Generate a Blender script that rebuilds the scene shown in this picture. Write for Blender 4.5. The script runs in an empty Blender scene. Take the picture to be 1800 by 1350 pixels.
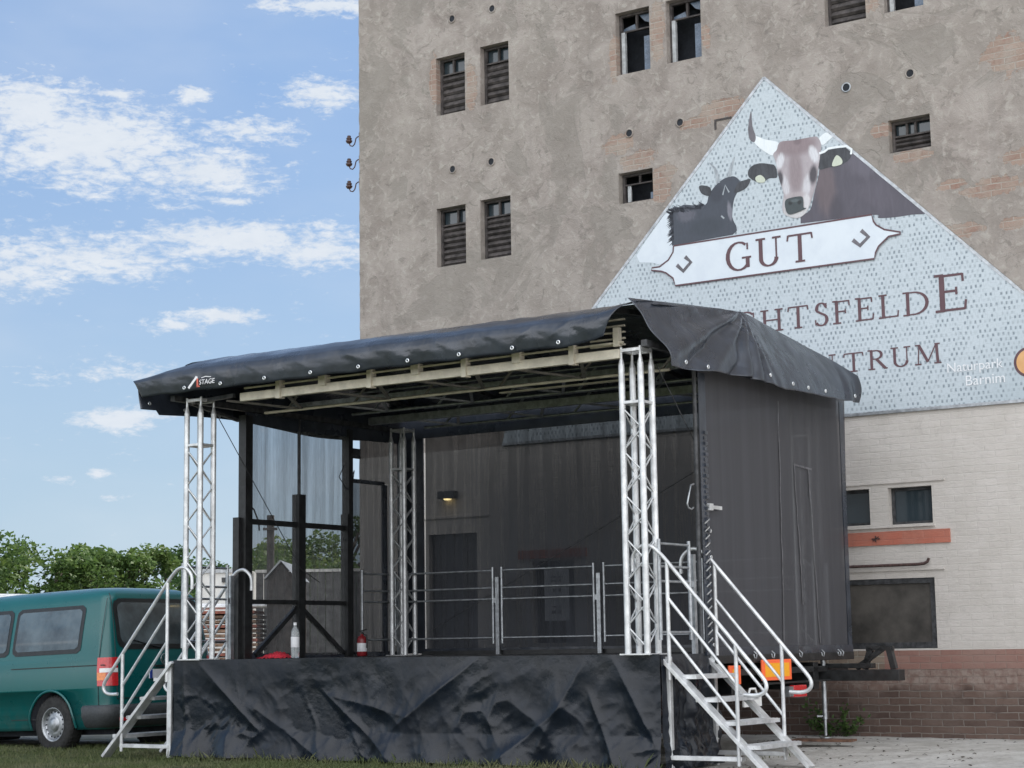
import bpy, bmesh, math, random
from mathutils import Vector, Matrix, noise
R = math.radians
sc = bpy.context.scene
# ------------------------------------------------------------------ camera
PITCH, ROLL, EYE = 0.14138, 0.01555, 1.117
cam_d = bpy.data.cameras.new('camera'); cam = bpy.data.objects.new('camera', cam_d)
sc.collection.objects.link(cam); sc.camera = cam
cam_d.sensor_width = 36; cam_d.lens = 3236.12/1800*36; cam_d.clip_start = .1; cam_d.clip_end = 3000
Rv = Vector((1,0,0)); Uv = Vector((0,-math.sin(PITCH),math.cos(PITCH))); Fv = Vector((0,math.cos(PITCH),math.sin(PITCH)))
cr, sr = math.cos(ROLL), math.sin(ROLL)
r_ = Rv*cr - Uv*sr; u_ = Rv*sr + Uv*cr
m = Matrix(((r_.x,u_.x,-Fv.x,0),(r_.y,u_.y,-Fv.y,0),(r_.z,u_.z,-Fv.z,EYE),(0,0,0,1)))
cam.matrix_world = m
sc.render.resolution_x, sc.render.resolution_y = 1024, 768
# ------------------------------------------------------------------ exposure, sun, sky
sc.view_settings.view_transform = 'Standard'; sc.view_settings.look = 'None'
sc.view_settings.exposure = 1.0; sc.view_settings.gamma = 1
SUN_AZ, SUN_EL = math.atan2(.85,.52), R(50)     # azimuth from +Y towards +X
sd = bpy.data.lights.new('sun','SUN'); sd.energy = 3.6; sd.angle = R(.5); sd.color = (1,.93,.82)
so = bpy.data.objects.new('sun', sd); sc.collection.objects.link(so)
sdir = Vector((math.sin(SUN_AZ)*math.cos(SUN_EL), math.cos(SUN_AZ)*math.cos(SUN_EL), math.sin(SUN_EL)))
so.rotation_euler = (-sdir).to_track_quat('-Z','Y').to_euler(); so.location = sdir*60

class NT:
    """small helper round a node tree"""
    def __init__(s, tree): s.t = tree; s.n = tree.nodes; s.l = tree.links
    def put(s, sock, v):
        if isinstance(v, bpy.types.NodeSocket): s.l.new(v, sock)
        elif v is not None:
            if hasattr(sock.default_value,'__len__') and not hasattr(v,'__len__'): v = (v,)*len(sock.default_value)
            if hasattr(sock.default_value,'__len__') and len(sock.default_value)==4 and len(v)==3: v = (*v,1)
            sock.default_value = v
    def node(s, ty, ins={}, **kw):
        n = s.n.new(ty)
        for k,v in kw.items(): setattr(n,k,v)
        for k,v in ins.items(): s.put(n.inputs[k], v)
        return n
    def math(s, op, a, b=None, c=None, clamp=False):
        n = s.n.new('ShaderNodeMath'); n.operation = op; n.use_clamp = clamp
        s.put(n.inputs[0],a); s.put(n.inputs[1],b)
        if c is not None: s.put(n.inputs[2],c)
        return n.outputs[0]
    def vm(s, op, a, b=None, out=0):
        n = s.n.new('ShaderNodeVectorMath'); n.operation = op
        s.put(n.inputs[0],a); s.put(n.inputs[1],b); return n.outputs[out]
    def noise(s, vec, scale=5, detail=4, rough=.55, dist=0, out=0):
        return s.node('ShaderNodeTexNoise', {'Vector':vec,'Scale':scale,'Detail':detail,'Roughness':rough,'Distortion':dist}).outputs[out]
    def scale(s, vec, k): return s.vm('MULTIPLY', vec, k)
    def mix(s, f, a, b, blend='MIX'):
        n = s.n.new('ShaderNodeMix'); n.data_type='RGBA'; n.blend_type=blend
        s.put(n.inputs[0],f); s.put(n.inputs[6],a); s.put(n.inputs[7],b); return n.outputs[2]
    def ramp(s, v, lo, hi, a=0., b=1., smooth=True):
        n = s.n.new('ShaderNodeMapRange'); n.interpolation_type = 'SMOOTHSTEP' if smooth else 'LINEAR'
        s.put(n.inputs[0],v); s.put(n.inputs[1],lo); s.put(n.inputs[2],hi); s.put(n.inputs[3],a); s.put(n.inputs[4],b); return n.outputs[0]
    def sep(s, v): return s.node('ShaderNodeSeparateXYZ',{0:v}).outputs
    def comb(s, x,y,z): return s.node('ShaderNodeCombineXYZ',{0:x,1:y,2:z}).outputs[0]

w = bpy.data.worlds.new('World'); sc.world = w; w.use_nodes = True
N = NT(w.node_tree); bg = N.n['Background']
sky = N.node('ShaderNodeTexSky', sky_type='NISHITA', sun_disc=False, sun_elevation=SUN_EL, sun_rotation=SUN_AZ, air_density=1.0, dust_density=.6, ozone_density=1.5)
D = N.node('ShaderNodeTexCoord').outputs['Generated']
dx,dy,dz = N.sep(D)
AZ = N.math('ARCTAN2', dx, dy); EL = N.math('ARCSINE', dz)
P = N.comb(AZ, N.math('MULTIPLY',EL,2.4), 0.0)
n1 = N.noise(P, 30, 9, .66, .35); n2 = N.noise(P, 105, 7, .66, .3); nb = N.noise(N.vm('ADD',P,(3.1,1.7,0)), 5, 4, .5)
CL = [(-0.2323,0.2684,0.0711,0.0278,1),(-0.1711,0.2557,0.0464,0.0139,1),(-0.2626,0.2846,0.0433,0.0201,1),(-0.1492,0.2199,0.0711,0.0117,1),
 (-0.2312,0.2088,0.0680,0.0130,.8),(-0.2695,0.197,0.0464,0.0124,.75),(-0.1056,0.2977,0.0278,0.0099,.9),(-0.216,0.2943,0.0185,0.0028,.9),
 (-0.1745,0.296,0.0130,0.0049,.9),(-0.1551,0.1784,0.0232,0.0049,1.1),(-0.181,0.1732,0.0185,0.0049,.6),(-0.2119,0.1225,0.0263,0.0068,1.15),
 (-0.1056,0.3444,0.0402,0.0062,.9),(-0.2424,0.0906,0.0080,0.0025,.7),(-0.2234,0.0946,0.0053,0.0025,.7),(-0.2152,0.0811,0.0099,0.0028,.6),
 (-0.2153,0.1475,0.0402,0.0056,.4),(-0.1464,0.2774,0.0294,0.0080,.75),(-0.1057,0.2143,0.0371,0.0124,.8),(-0.1862,0.2357,0.0155,0.0025,.6),(-0.1524,0.2396,0.0139,0.0028,.7)]
mx = None
for (a,e,ra,re,st) in CL:
    u = N.math('DIVIDE', N.math('SUBTRACT',AZ,a), ra*1.12); v = N.math('DIVIDE', N.math('SUBTRACT',EL,e), re*1.2)
    q = N.math('SUBTRACT', 1.0, N.math('SQRT', N.math('ADD', N.math('MULTIPLY',u,u), N.math('MULTIPLY',v,v))))
    q = N.math('MULTIPLY', N.math('MAXIMUM', q, -.6), st)
    mx = q if mx is None else N.math('MAXIMUM', mx, q)
det = N.math('ADD', N.math('MULTIPLY', N.math('SUBTRACT',n1,.5), 1.6), N.math('MULTIPLY', N.math('SUBTRACT',n2,.5), 2.1))
near = N.ramp(N.math('ADD', mx, det), -.02, .80)
# light veil of high cloud, and an unseen bright cloud bank behind the viewer, added as fill light
veil = N.math('MULTIPLY', N.ramp(nb, .42, .72), .22)
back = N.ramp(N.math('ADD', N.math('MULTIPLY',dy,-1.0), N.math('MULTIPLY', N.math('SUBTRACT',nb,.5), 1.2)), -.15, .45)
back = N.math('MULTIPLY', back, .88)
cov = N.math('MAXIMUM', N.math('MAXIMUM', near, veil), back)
skyc = N.vm('MULTIPLY', sky.outputs[0], (1.0,1.0,1.0))
hz = N.ramp(EL, -.02, .45, .90, .55)
skyc = N.mix(hz, N.vm('MULTIPLY',skyc,.75), N.mix(N.ramp(EL,.0,.33), (2.40,3.15,3.85), (1.55,2.40,3.95)))
cc = N.mix(n1, (3.2,3.6,4.15), (4.3,4.5,4.75))
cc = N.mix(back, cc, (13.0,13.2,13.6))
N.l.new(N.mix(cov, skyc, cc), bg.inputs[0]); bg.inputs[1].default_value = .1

# ------------------------------------------------------------------ frames
class Frame:
    def __init__(s, ox, oy, yaw, oz=0.): s.o=(ox,oy,oz); s.yaw=yaw
    def mat(s, off=(0,0,0)):
        return Matrix.Translation(s.o) @ Matrix.Rotation(-s.yaw,4,'Z') @ Matrix.Translation(off)
WORLD = Frame(0,0,0)
S = Frame(-3.70313, 20.14827, .58395)             # stage: x along the front, y to the back
F = Frame(-2.14884, 25.6295, .599736)             # facade: x along the wall, y into the building
col = sc.collection
def tag(o, label=None, cat=None, group=None, kind=None):
    if label: o['label']=label
    if cat: o['category']=cat
    if group: o['group']=group
    if kind: o['kind']=kind
    return o
def root(name, frame, off, label, cat, group=None):
    o = bpy.data.objects.new(name, None); o.empty_display_size=.3; col.objects.link(o)
    o.matrix_world = frame.mat(off); OFF[o.name] = Vector(off)
    return tag(o, label, cat, group)
OFF = {}
def off_of(o):
    while o is not None:
        if o.name in OFF: return OFF[o.name]
        o = o.parent
    return Vector((0,0,0))

class MB:
    def __init__(s): s.v=[]; s.f=[]; s.sm=[]; s.mi=[]; s.cur=0
    def add(s, vs, fs, smooth=False):
        b=len(s.v); s.v += [tuple(x) for x in vs]
        for f in fs: s.f.append(tuple(b+i for i in f)); s.sm.append(smooth); s.mi.append(s.cur)
        return s
    def box(s, x0,x1,y0,y1,z0,z1):
        vs=[(x,y,z) for z in (z0,z1) for y in (y0,y1) for x in (x0,x1)]
        return s.add(vs, [(0,2,3,1),(4,5,7,6),(0,1,5,4),(2,6,7,3),(0,4,6,2),(1,3,7,5)])
    def bar(s, a, b, w, h, up=(0,0,1)):
        a=Vector(a); b=Vector(b); d=(b-a).normalized(); up=Vector(up)
        if abs(d.dot(up))>.98: up=Vector((1,0,0))
        x=d.cross(up).normalized(); y=x.cross(d)
        vs=[p+x*i*w/2+y*j*h/2 for p in (a,b) for (i,j) in ((-1,-1),(1,-1),(1,1),(-1,1))]
        return s.add(vs, [(0,1,2,3),(7,6,5,4),(0,4,5,1),(1,5,6,2),(2,6,7,3),(3,7,4,0)])
    def tube(s, pts, r, seg=8, caps=True):
        pts=[Vector(p) for p in pts]; n=len(pts); vs=[]; fs=[]
        rr = r if hasattr(r,'__len__') else [r]*n
        t=[(pts[min(i+1,n-1)]-pts[max(i-1,0)]).normalized() for i in range(n)]
        up=Vector((0,0,1)) if abs(t[0].z)<.9 else Vector((1,0,0))
        x=t[0].cross(up).normalized()
        for i in range(n):
            x=(x-t[i]*x.dot(t[i]))
            x = x.normalized() if x.length>1e-6 else t[i].orthogonal().normalized()
            y=t[i].cross(x)
            for k in range(seg):
                a=2*math.pi*k/seg; vs.append(pts[i]+(x*math.cos(a)+y*math.sin(a))*rr[i])
        for i in range(n-1):
            for k in range(seg):
                k2=(k+1)%seg; fs.append((i*seg+k,i*seg+k2,(i+1)*seg+k2,(i+1)*seg+k))
        s.add(vs,fs,True)
        if caps: s.add(vs[:seg],[tuple(range(seg))[::-1]]); s.add(vs[-seg:],[tuple(range(seg))])
        return s
    def cyl(s, a, b, r, seg=16): return s.tube([a,b], r, seg)
    def poly(s, pts, fn=None):     # flat polygon, list of 3d points (may be concave)
        from mathutils.geometry import tessellate_polygon
        tr = tessellate_polygon([[Vector(p) for p in pts]])
        return s.add(pts, [tuple(t) for t in tr])
    def grid(s, fn, nu, nv, smooth=True, close=False):
        vs=[fn(i/nu, j/nv) for j in range(nv+1) for i in range(nu+1)]
        fs=[(j*(nu+1)+i, j*(nu+1)+i+1, (j+1)*(nu+1)+i+1, (j+1)*(nu+1)+i) for j in range(nv) for i in range(nu)]
        return s.add(vs, fs, smooth)
    def lathe(s, prof, c, seg=20, axis='z'):
        vs=[]; 
        for (r,h) in prof:
            for k in range(seg):
                a=2*math.pi*k/seg; ca,sa=math.cos(a)*r,math.sin(a)*r
                vs.append({'z':(c[0]+ca,c[1]+sa,c[2]+h),'y':(c[0]+ca,c[1]+h,c[2]+sa),'x':(c[0]+h,c[1]+ca,c[2]+sa)}[axis])
        fs=[(j*seg+k,j*seg+(k+1)%seg,(j+1)*seg+(k+1)%seg,(j+1)*seg+k) for j in range(len(prof)-1) for k in range(seg)]
        return s.add(vs,fs,True)
    def build(s, name, mat, parent=None, frame=None, bevel=0, kind=None, label=None):
        off = off_of(parent) if parent is not None else Vector((0,0,0))
        me=bpy.data.meshes.new(name); me.from_pydata([Vector(p)-off for p in s.v], [], s.f)
        me.polygons.foreach_set('use_smooth', s.sm)
        mats = mat if isinstance(mat,(list,tuple)) else [mat]
        for k in mats: me.materials.append(k)
        if len(mats)>1: me.polygons.foreach_set('material_index', s.mi)
        me.update()
        o=bpy.data.objects.new(name,me); col.objects.link(o)
        if parent is not None: o.parent=parent
        elif frame is not None: o.matrix_world = frame.mat()
        if bevel:
            b=o.modifiers.new('bevel','BEVEL'); b.width=bevel; b.segments=2; b.limit_method='ANGLE'; b.angle_limit=R(40)
        if kind: o['kind']=kind
        if label: o['label']=label
        return o
def copy_tree(o, parent=None):
    c=o.copy(); col.objects.link(c)
    if parent is not None: c.parent=parent; c.matrix_parent_inverse=o.matrix_parent_inverse.copy()
    for ch in list(o.children): copy_tree(ch,c)
    return c
def fix_normals(o):
    bm=bmesh.new(); bm.from_mesh(o.data); bmesh.ops.recalc_face_normals(bm, faces=bm.faces); bm.to_mesh(o.data); bm.free()

# ------------------------------------------------------------------ materials
def newmat(name):
    mt=bpy.data.materials.new(name); mt.use_nodes=True; n=NT(mt.node_tree); n.b=n.n['Principled BSDF']; n.out=n.n['Material Output']; n.m=mt
    n.co = n.node('ShaderNodeTexCoord').outputs['Object']
    return n
def bump(n, h, strength=.4, dist=.01, base=None):
    b=n.node('ShaderNodeBump', {'Height':h,'Strength':strength,'Distance':dist})
    if base is not None: n.l.new(base,b.inputs['Normal'])
    return b.outputs[0]
def simple(name, c, rough=.5, metal=0., var=.12, sc_=12., bs=.15, c2=None, dist=.004, spec=.5, coat=0.):
    n=newmat(name); nz=n.noise(n.co, sc_, 6, .6); fine=n.noise(n.co, sc_*7, 3, .6)
    lo = c2 if c2 is not None else tuple(x*(1-var*2) for x in c); hi=tuple(min(1,x*(1+var)) for x in c)
    n.put(n.b.inputs['Base Color'], n.mix(n.ramp(nz,.3,.7), lo, hi))
    n.put(n.b.inputs['Roughness'], n.ramp(fine,.2,.8,max(0.02,rough-.1),min(1,rough+.12)))
    n.b.inputs['Metallic'].default_value=metal; n.b.inputs['Specular IOR Level'].default_value=spec
    n.b.inputs['Coat Weight'].default_value=coat
    if bs: n.put(n.b.inputs['Normal'], bump(n, n.math('ADD',nz,n.math('MULTIPLY',fine,.4)), bs, dist))
    return n.m
M={}
M['alu']=simple('brushed aluminium',(.62,.63,.63),.42,.75,.10,9,.1)
M['seam']=simple('pale seam tape',(.11,.11,.12),.6,0,.2,12,.1)
M['lattice']=simple('dull roof lattice',(.20,.19,.17),.5,.3,.2,12,.1)
M['galv']=simple('galvanised steel',(.42,.44,.46),.42,.85,.16,14,.1)
M['white_alu']=simple('pale aluminium tube',(.66,.67,.675),.36,.5,.13,7,.12)
M['cream']=simple('cream tinted aluminium',(.66,.61,.50),.45,.1,.1,8,.08)  # warm light on the aluminium is put into this cream tone
M['black_steel']=simple('black painted steel',(.018,.019,.02),.42,.0,.3,14,.15)
M['dark_steel']=simple('dark grey steel',(.06,.062,.066),.5,.2,.3,14,.2)
M['rubber']=simple('tyre rubber',(.022,.022,.022),.8,0,.3,30,.3)
M['plastic']=simple('grey bumper plastic',(.05,.055,.06),.6,0,.15,40,.2)
M['red_plastic']=simple('red lamp plastic',(.55,.02,.025),.18,0,.1,30,0,coat=.6)
M['amber']=simple('amber lamp plastic',(.75,.2,.03),.2,0,.1,30,0,coat=.6)
M['white_plastic']=simple('white lamp plastic',(.75,.75,.75),.2,0,.06,30,0,coat=.6)
M['white_paint']=simple('white painted board',(.74,.74,.72),.5,0,.05,5,.1)
M['board']=simple('deck plywood',(.03,.03,.032),.7,0,.3,6,.3)
M['ceiling']=simple('dark roof lining',(.06,.055,.05),.75,0,.25,3,.2)
M['rust']=simple('rusty plate',(.16,.085,.055),.8,0,.3,10,.4)
M['porcelain']=simple('brown porcelain',(.07,.035,.03),.25,0,.2,20,.05)
M['rusty_iron']=simple('rusty iron',(.10,.06,.055),.7,.2,.3,30,.3)
M['wood_dark']=simple('old grey timber',(.075,.066,.064),.8,0,.3,9,.4)
M['wood']=simple('stacked timber',(.26,.17,.12),.8,0,.35,8,.4)
M['dark_void']=simple('dark interior',(.022,.026,.034),.9,0,.2,5,0)
M['orange']=simple('fluorescent orange film',(1.0,.16,.05),.5,0,.03,30,0)
M['yellow_ref']=simple('amber reflective film',(.95,.42,.02),.4,0,.03,30,0)
M['red_cloth']=simple('red cloth',(.5,.02,.04),.85,0,.2,20,.4)
M['label_white']=simple('white paper label',(.75,.76,.78),.5,0,.04,20,0)
M['label_grey']=simple('weathered pale frame paint',(.42,.44,.45),.6,0,.15,12,.1)
M['white_text']=simple('white lettering film',(.78,.78,.8),.45,0,.03,20,0)
M['red_text']=simple('red lettering film',(.6,.12,.08),.45,0,.03,20,0)
M['grey_text']=simple('grey print',(.2,.2,.22),.6,0,.1,20,0)
M['blue_plate']=simple('blue plate band',(.02,.06,.35),.4,0,.05,20,0)
M['eyelet']=simple('bright steel eyelet',(.75,.77,.78),.3,.8,.05,20,0)

def tarp(name, bs, c=(.022,.024,.028), rough=.34, spec=.7):
    n=newmat(name); x,y,z=n.sep(n.co)
    a=n.noise(n.co,1.5,6,.52,.15); b=n.noise(n.co,5,5,.5,.1); g=n.noise(n.co,160,2,.5)
    n.put(n.b.inputs['Base Color'], n.mix(n.ramp(b,.3,.75), c, tuple(k*1.7 for k in c)))
    n.put(n.b.inputs['Roughness'], n.ramp(a,.3,.7,rough-.06,rough+.16))
    h=n.math('ADD', n.math('MULTIPLY',a,3.0), n.math('MULTIPLY',b,.8))
    nn=bump(n,h,bs,.05)
    n.put(n.b.inputs['Normal'], bump(n,g,.12,.002,nn))
    n.b.inputs['Specular IOR Level'].default_value=spec
    return n.m
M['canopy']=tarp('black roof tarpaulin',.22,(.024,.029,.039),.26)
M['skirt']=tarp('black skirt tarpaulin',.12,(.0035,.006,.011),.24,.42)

def mesh_cloth(name, opacity, c=(.05,.05,.055), axis=0, streak=1.):
    n=newmat(name); 
    sv=n.vm('MULTIPLY', n.co, (9,9,.35)); s1=n.noise(sv,1.0,6,.6,.5); s2=n.noise(n.vm('MULTIPLY',n.co,(60,60,6)),1.0,3,.6)
    s3=n.noise(n.vm('MULTIPLY',n.co,(420,420,420)),1.0,2,.6)
    op=n.math('ADD', opacity, n.math('MULTIPLY', n.math('SUBTRACT',s1,.5), .55*streak))
    op=n.math('ADD', op, n.math('MULTIPLY', n.math('SUBTRACT',s2,.5), .18*streak))
    op=n.math('ADD', op, n.math('MULTIPLY', n.math('SUBTRACT',s3,.5), .25*streak))
    op=n.math('MINIMUM', n.math('MAXIMUM', op, .05), .97)
    tr=n.node('ShaderNodeBsdfTransparent'); ms=n.node('ShaderNodeMixShader')
    n.put(n.b.inputs['Base Color'], n.mix(n.ramp(s1,.3,.7), tuple(k*(1-.3*min(1,streak*1.4)) for k in c), tuple(k*(1+.3*min(1,streak*1.4)) for k in c))); n.b.inputs['Roughness'].default_value=.8
    n.l.new(op,ms.inputs[0]); n.l.new(tr.outputs[0],ms.inputs[1]); n.l.new(n.b.outputs[0],ms.inputs[2]); n.l.new(ms.outputs[0],n.out.inputs[0])
    return n.m
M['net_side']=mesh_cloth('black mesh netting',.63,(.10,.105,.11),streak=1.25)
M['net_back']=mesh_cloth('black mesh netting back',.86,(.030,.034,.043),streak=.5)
M['net_dense']=mesh_cloth('dense black mesh netting',.88,(.055,.055,.062),streak=.2)

# ---- plaster wall with patches where brick shows
def wall_mat():
    n=newmat('weathered plaster'); co=n.co; x,y,z=n.sep(co)
    big=n.noise(co,.45,5,.6,.6); mid=n.noise(co,1.9,8,.62,.5); fine=n.noise(co,9,8,.68,.6); grit=n.noise(co,55,4,.7)
    c=n.mix(n.ramp(mid,.32,.68),(.243,.211,.190),(.382,.342,.313))
    c=n.mix(n.math('MULTIPLY',n.ramp(big,.35,.7),.6),c,(.315,.287,.255))
    c=n.mix(n.math('MULTIPLY',n.ramp(fine,.50,.66),.6),c,(.43,.40,.36))
    c=n.mix(n.math('MULTIPLY',n.ramp(n.noise(co,5,9,.7,1.2),.56,.64),.5),c,(.165,.148,.132))
    # darker, smoother patches with a soft outline, and re-plastered area edges
    sm=n.ramp(n.noise(n.vm('ADD',co,(7,3,1)),.8,6,.55,.9),.54,.57)
    c=n.mix(n.math('MULTIPLY',sm,.55),c,(.250,.229,.204))
    edge=n.math('SUBTRACT',1.0,n.ramp(n.math('ABSOLUTE',n.math('SUBTRACT',n.noise(n.vm('ADD',co,(7,3,1)),.8,6,.55,.9),.545)),0.,.012))
    cracks=n.node('ShaderNodeTexVoronoi',{'Vector':n.vm('ADD',co,n.vm('MULTIPLY',n.noise(co,3,4,.6,0,1),(.5,.5,.5))),'Scale':1.1},feature='DISTANCE_TO_EDGE').outputs[0]
    crk=n.math('SUBTRACT',1.0,n.ramp(cracks,0.,.012)); crk=n.math('MULTIPLY',crk,n.ramp(n.noise(co,.7,2,.5),.5,.6))
    c=n.mix(n.math('MULTIPLY',crk,.22),c,(.15,.13,.11))
    c=n.mix(n.math('MULTIPLY',edge,.16),c,(.36,.33,.30))
    streak=n.ramp(n.noise(n.vm('MULTIPLY',co,(5,5,.5)),1,5,.6),.5,.75)
    c=n.mix(n.math('MULTIPLY',streak,.25),c,(.19,.175,.16))
    # brick patches
    patches=[(4.60,7.28,.24,.11),(4.34,7.52,.20,.13),(4.93,6.86,.14,.17),(5.0,7.05,.14,.1),(5.86,7.72,.3,.12),(5.5,7.62,.22,.06),(7.95,7.09,.13,.08),(8.32,6.72,.23,.07),(9.5,7.72,.25,.2),
             (9.25,6.2,.28,.10),(9.6,6.5,.2,.08),(8.8,6.3,.16,.06),(9.5,5.75,.16,.07),(2.0,8.75,.08,.3),(1.37,8.95,.08,.3),(4.95,8.95,.1,.35),(5.66,8.7,.07,.15),
             (8.9,5.75,.2,.07),(7.9,9.1,.1,.4),(4.3,8.7,.07,.3)]
    m_=None; wob=n.math('ADD',n.math('MULTIPLY',n.math('SUBTRACT',n.noise(co,9,5,.65),.5),1.9),n.math('MULTIPLY',n.math('SUBTRACT',n.noise(co,2.5,3,.6),.5),1.2))
    for (px,pz,rx,rz) in patches:
        u=n.math('DIVIDE',n.math('SUBTRACT',x,px),rx*1.15); v=n.math('DIVIDE',n.math('SUBTRACT',z,pz),rz*1.15)
        q=n.math('SUBTRACT',1.0,n.math('SQRT',n.math('ADD',n.math('MULTIPLY',u,u),n.math('MULTIPLY',v,v))))
        m_=q if m_ is None else n.math('MAXIMUM',m_,q)
    msk=n.ramp(n.math('ADD',n.math('MAXIMUM',m_,-1.),wob),-.01,.04)
    # brick only on the front, the end wall stays plastered
    bvec=n.comb(n.math('ADD',x,n.math('MULTIPLY',n.math('SUBTRACT',n.noise(co,6,2),.5),.03)),n.math('ADD',z,n.math('MULTIPLY',n.math('SUBTRACT',n.noise(co,5,2),.5),.03)),0.)
    bk=n.node('ShaderNodeTexBrick',{'Vector':bvec,'Scale':1.,'Mortar Size':.008,'Mortar Smooth':.3,'Bias':0.,'Brick Width':.24,'Row Height':.076,'Color1':(.27,.165,.13,1),'Color2':(.37,.27,.22,1),'Mortar':(.40,.37,.33,1)})
    bc=n.mix(n.ramp(fine,.3,.7),bk.outputs[0],(.33,.26,.215))
    bc=n.mix(n.math('MULTIPLY',n.ramp(mid,.45,.6),.5),bc,(.36,.33,.29))
    c=n.mix(n.math('MULTIPLY',msk,.95),c,bc)
    n.put(n.b.inputs['Base Color'],c); n.b.inputs['Roughness'].default_value=.92; n.b.inputs['Specular IOR Level'].default_value=.25
    h=n.math('ADD',n.math('MULTIPLY',mid,1.6),n.math('ADD',n.math('MULTIPLY',fine,1.1),n.math('MULTIPLY',grit,.35)))
    h=n.math('SUBTRACT',h,n.math('MULTIPLY',sm,.25)); h=n.math('SUBTRACT',h,n.math('MULTIPLY',crk,.25)); h=n.math('SUBTRACT',h,n.math('MULTIPLY',msk,n.math('ADD',.9,n.math('MULTIPLY',bk.outputs[1],.5))))
    n.put(n.b.inputs['Normal'],bump(n,h,.55,.03))
    return n.m
M['plaster']=wall_mat()
def painted_brick(name, c1, c2, mort, dirt, bstr=.6, paint=True):
    n=newmat(name); co=n.co; x,y,z=n.sep(co)
    fine=n.noise(co,14,7,.65,.4); mid=n.noise(co,2.2,6,.6,.6); lowf=n.noise(co,.8,4,.6)
    bvec=n.comb(n.math('ADD',x,n.math('MULTIPLY',n.math('SUBTRACT',n.noise(co,9,3),.5),.02)),n.math('ADD',z,n.math('MULTIPLY',n.math('SUBTRACT',n.noise(co,7,3),.5),.024)),0.)
    bk=n.node('ShaderNodeTexBrick',{'Vector':bvec,'Scale':1.,'Mortar Size':.007,'Mortar Smooth':.4,'Bias':-.1,'Brick Width':.25,'Row Height':.078,'Color1':(*c1,1),'Color2':(*c2,1),'Mortar':(*mort,1)})
    c=n.mix(n.math('MULTIPLY',n.ramp(mid,.35,.7),.5),bk.outputs[0],dirt) 
    c=n.mix(n.math('MULTIPLY',n.ramp(fine,.5,.75),.35),c,tuple(k*.72 for k in c1)); c=n.mix(n.math('MULTIPLY',n.ramp(n.noise(n.vm('MULTIPLY',co,(3.5,3.5,.6)),1.,6,.65,.4),.52,.78),.32),c,tuple(k*.62 for k in c1)); c=n.mix(n.math('MULTIPLY',n.ramp(n.noise(n.vm('ADD',co,(4,4,4)),3.1,8,.7,1.),.60,.64),.35),c,tuple(k*.78 for k in c1))
    if name.startswith('dark plinth'):   # paint remains on the upper courses
        pm=n.ramp(n.math('ADD',z,n.math('MULTIPLY',n.math('SUBTRACT',mid,.5),.35)),.5,.66)
        c=n.mix(n.math('MULTIPLY',pm,.75),c,n.mix(n.ramp(fine,.35,.7),(.20,.125,.10),(.33,.27,.235)))
        mn=n.math('SUBTRACT',1.0,bk.outputs[1])
    n.put(n.b.inputs['Base Color'],c); n.b.inputs['Roughness'].default_value=.85
    h=n.math('ADD',n.math('MULTIPLY',bk.outputs[1],-(.22 if paint else .9)),n.math('ADD',n.math('MULTIPLY',n.noise(n.vm('MULTIPLY',co,(5,5,16)),1.,6,.65,.5),1.0 if paint else .5),n.math('MULTIPLY',fine,.5)))
    n.put(n.b.inputs['Normal'],bump(n,h,bstr,.02))
    return n.m
M['white_brick']=painted_brick('white washed brickwork',(.535,.50,.465),(.565,.53,.495),(.54,.51,.475),(.46,.43,.39),.5)
M['red_paint']=painted_brick('faded red painted band',(.42,.13,.085),(.46,.15,.10),(.40,.14,.10),(.40,.19,.14),.5)
M['plinth_low']=painted_brick('dark plinth brick',(.080,.050,.040),(.145,.095,.075),(.23,.20,.175),(.17,.13,.11),.9,False)
M['plinth_top']=painted_brick('faded red plinth paint',(.25,.13,.105),(.27,.155,.125),(.27,.18,.15),(.27,.19,.16),.6,False)
M['old_brick']=painted_brick('old yellow brick',(.20,.145,.11),(.27,.21,.16),(.36,.33,.28),(.30,.26,.21),.8,False)

def glass(name, c=(.02,.025,.03), rough=.06, spec=.6):
    n=newmat(name); n.b.inputs['Base Color'].default_value=(*c,1); n.b.inputs['Roughness'].default_value=rough
    n.b.inputs['Specular IOR Level'].default_value=spec; n.b.inputs['Coat Weight'].default_value=.4
    n.put(n.b.inputs['Normal'],bump(n,n.noise(n.co,2.,2,.5),.04,.02)); return n.m
M['glass']=glass('window glass',(.035,.05,.06),.08)
M['sky_glass']=simple('blue grey pane with sky tint',(.11,.15,.21),.25,0,.15,6,.05)  # sky reflection is put into the blue grey colour
M['van_glass']=simple('tinted van glass',(.085,.11,.12),.08,0,.35,1.6,.02,spec=.7,coat=.4)  # tint lightened and mottled to carry reflections in the colour
M['black_frame']=simple('black window rubber',(.015,.017,.018),.4,0,.2,30,.05)
n=newmat('teal van paint'); z_=n.sep(n.co)[2]
nz=n.noise(n.co,3,4,.6); dirt=n.math('MULTIPLY',n.ramp(z_,.75,.35),n.ramp(n.noise(n.co,9,6,.65),.3,.8))
n.put(n.b.inputs['Base Color'],n.mix(n.math('MULTIPLY',dirt,.35),n.mix(nz,(.0005,.085,.085),(.001,.105,.105)),(.09,.1,.085)))
n.put(n.b.inputs['Roughness'],n.ramp(nz,.3,.7,.26,.36)); n.b.inputs['Coat Weight'].default_value=.35; n.b.inputs['Coat Roughness'].default_value=.12
n.put(n.b.inputs['Normal'],bump(n,n.noise(n.co,2.2,2,.5),.05,.02)); M['van']=n.m
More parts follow.
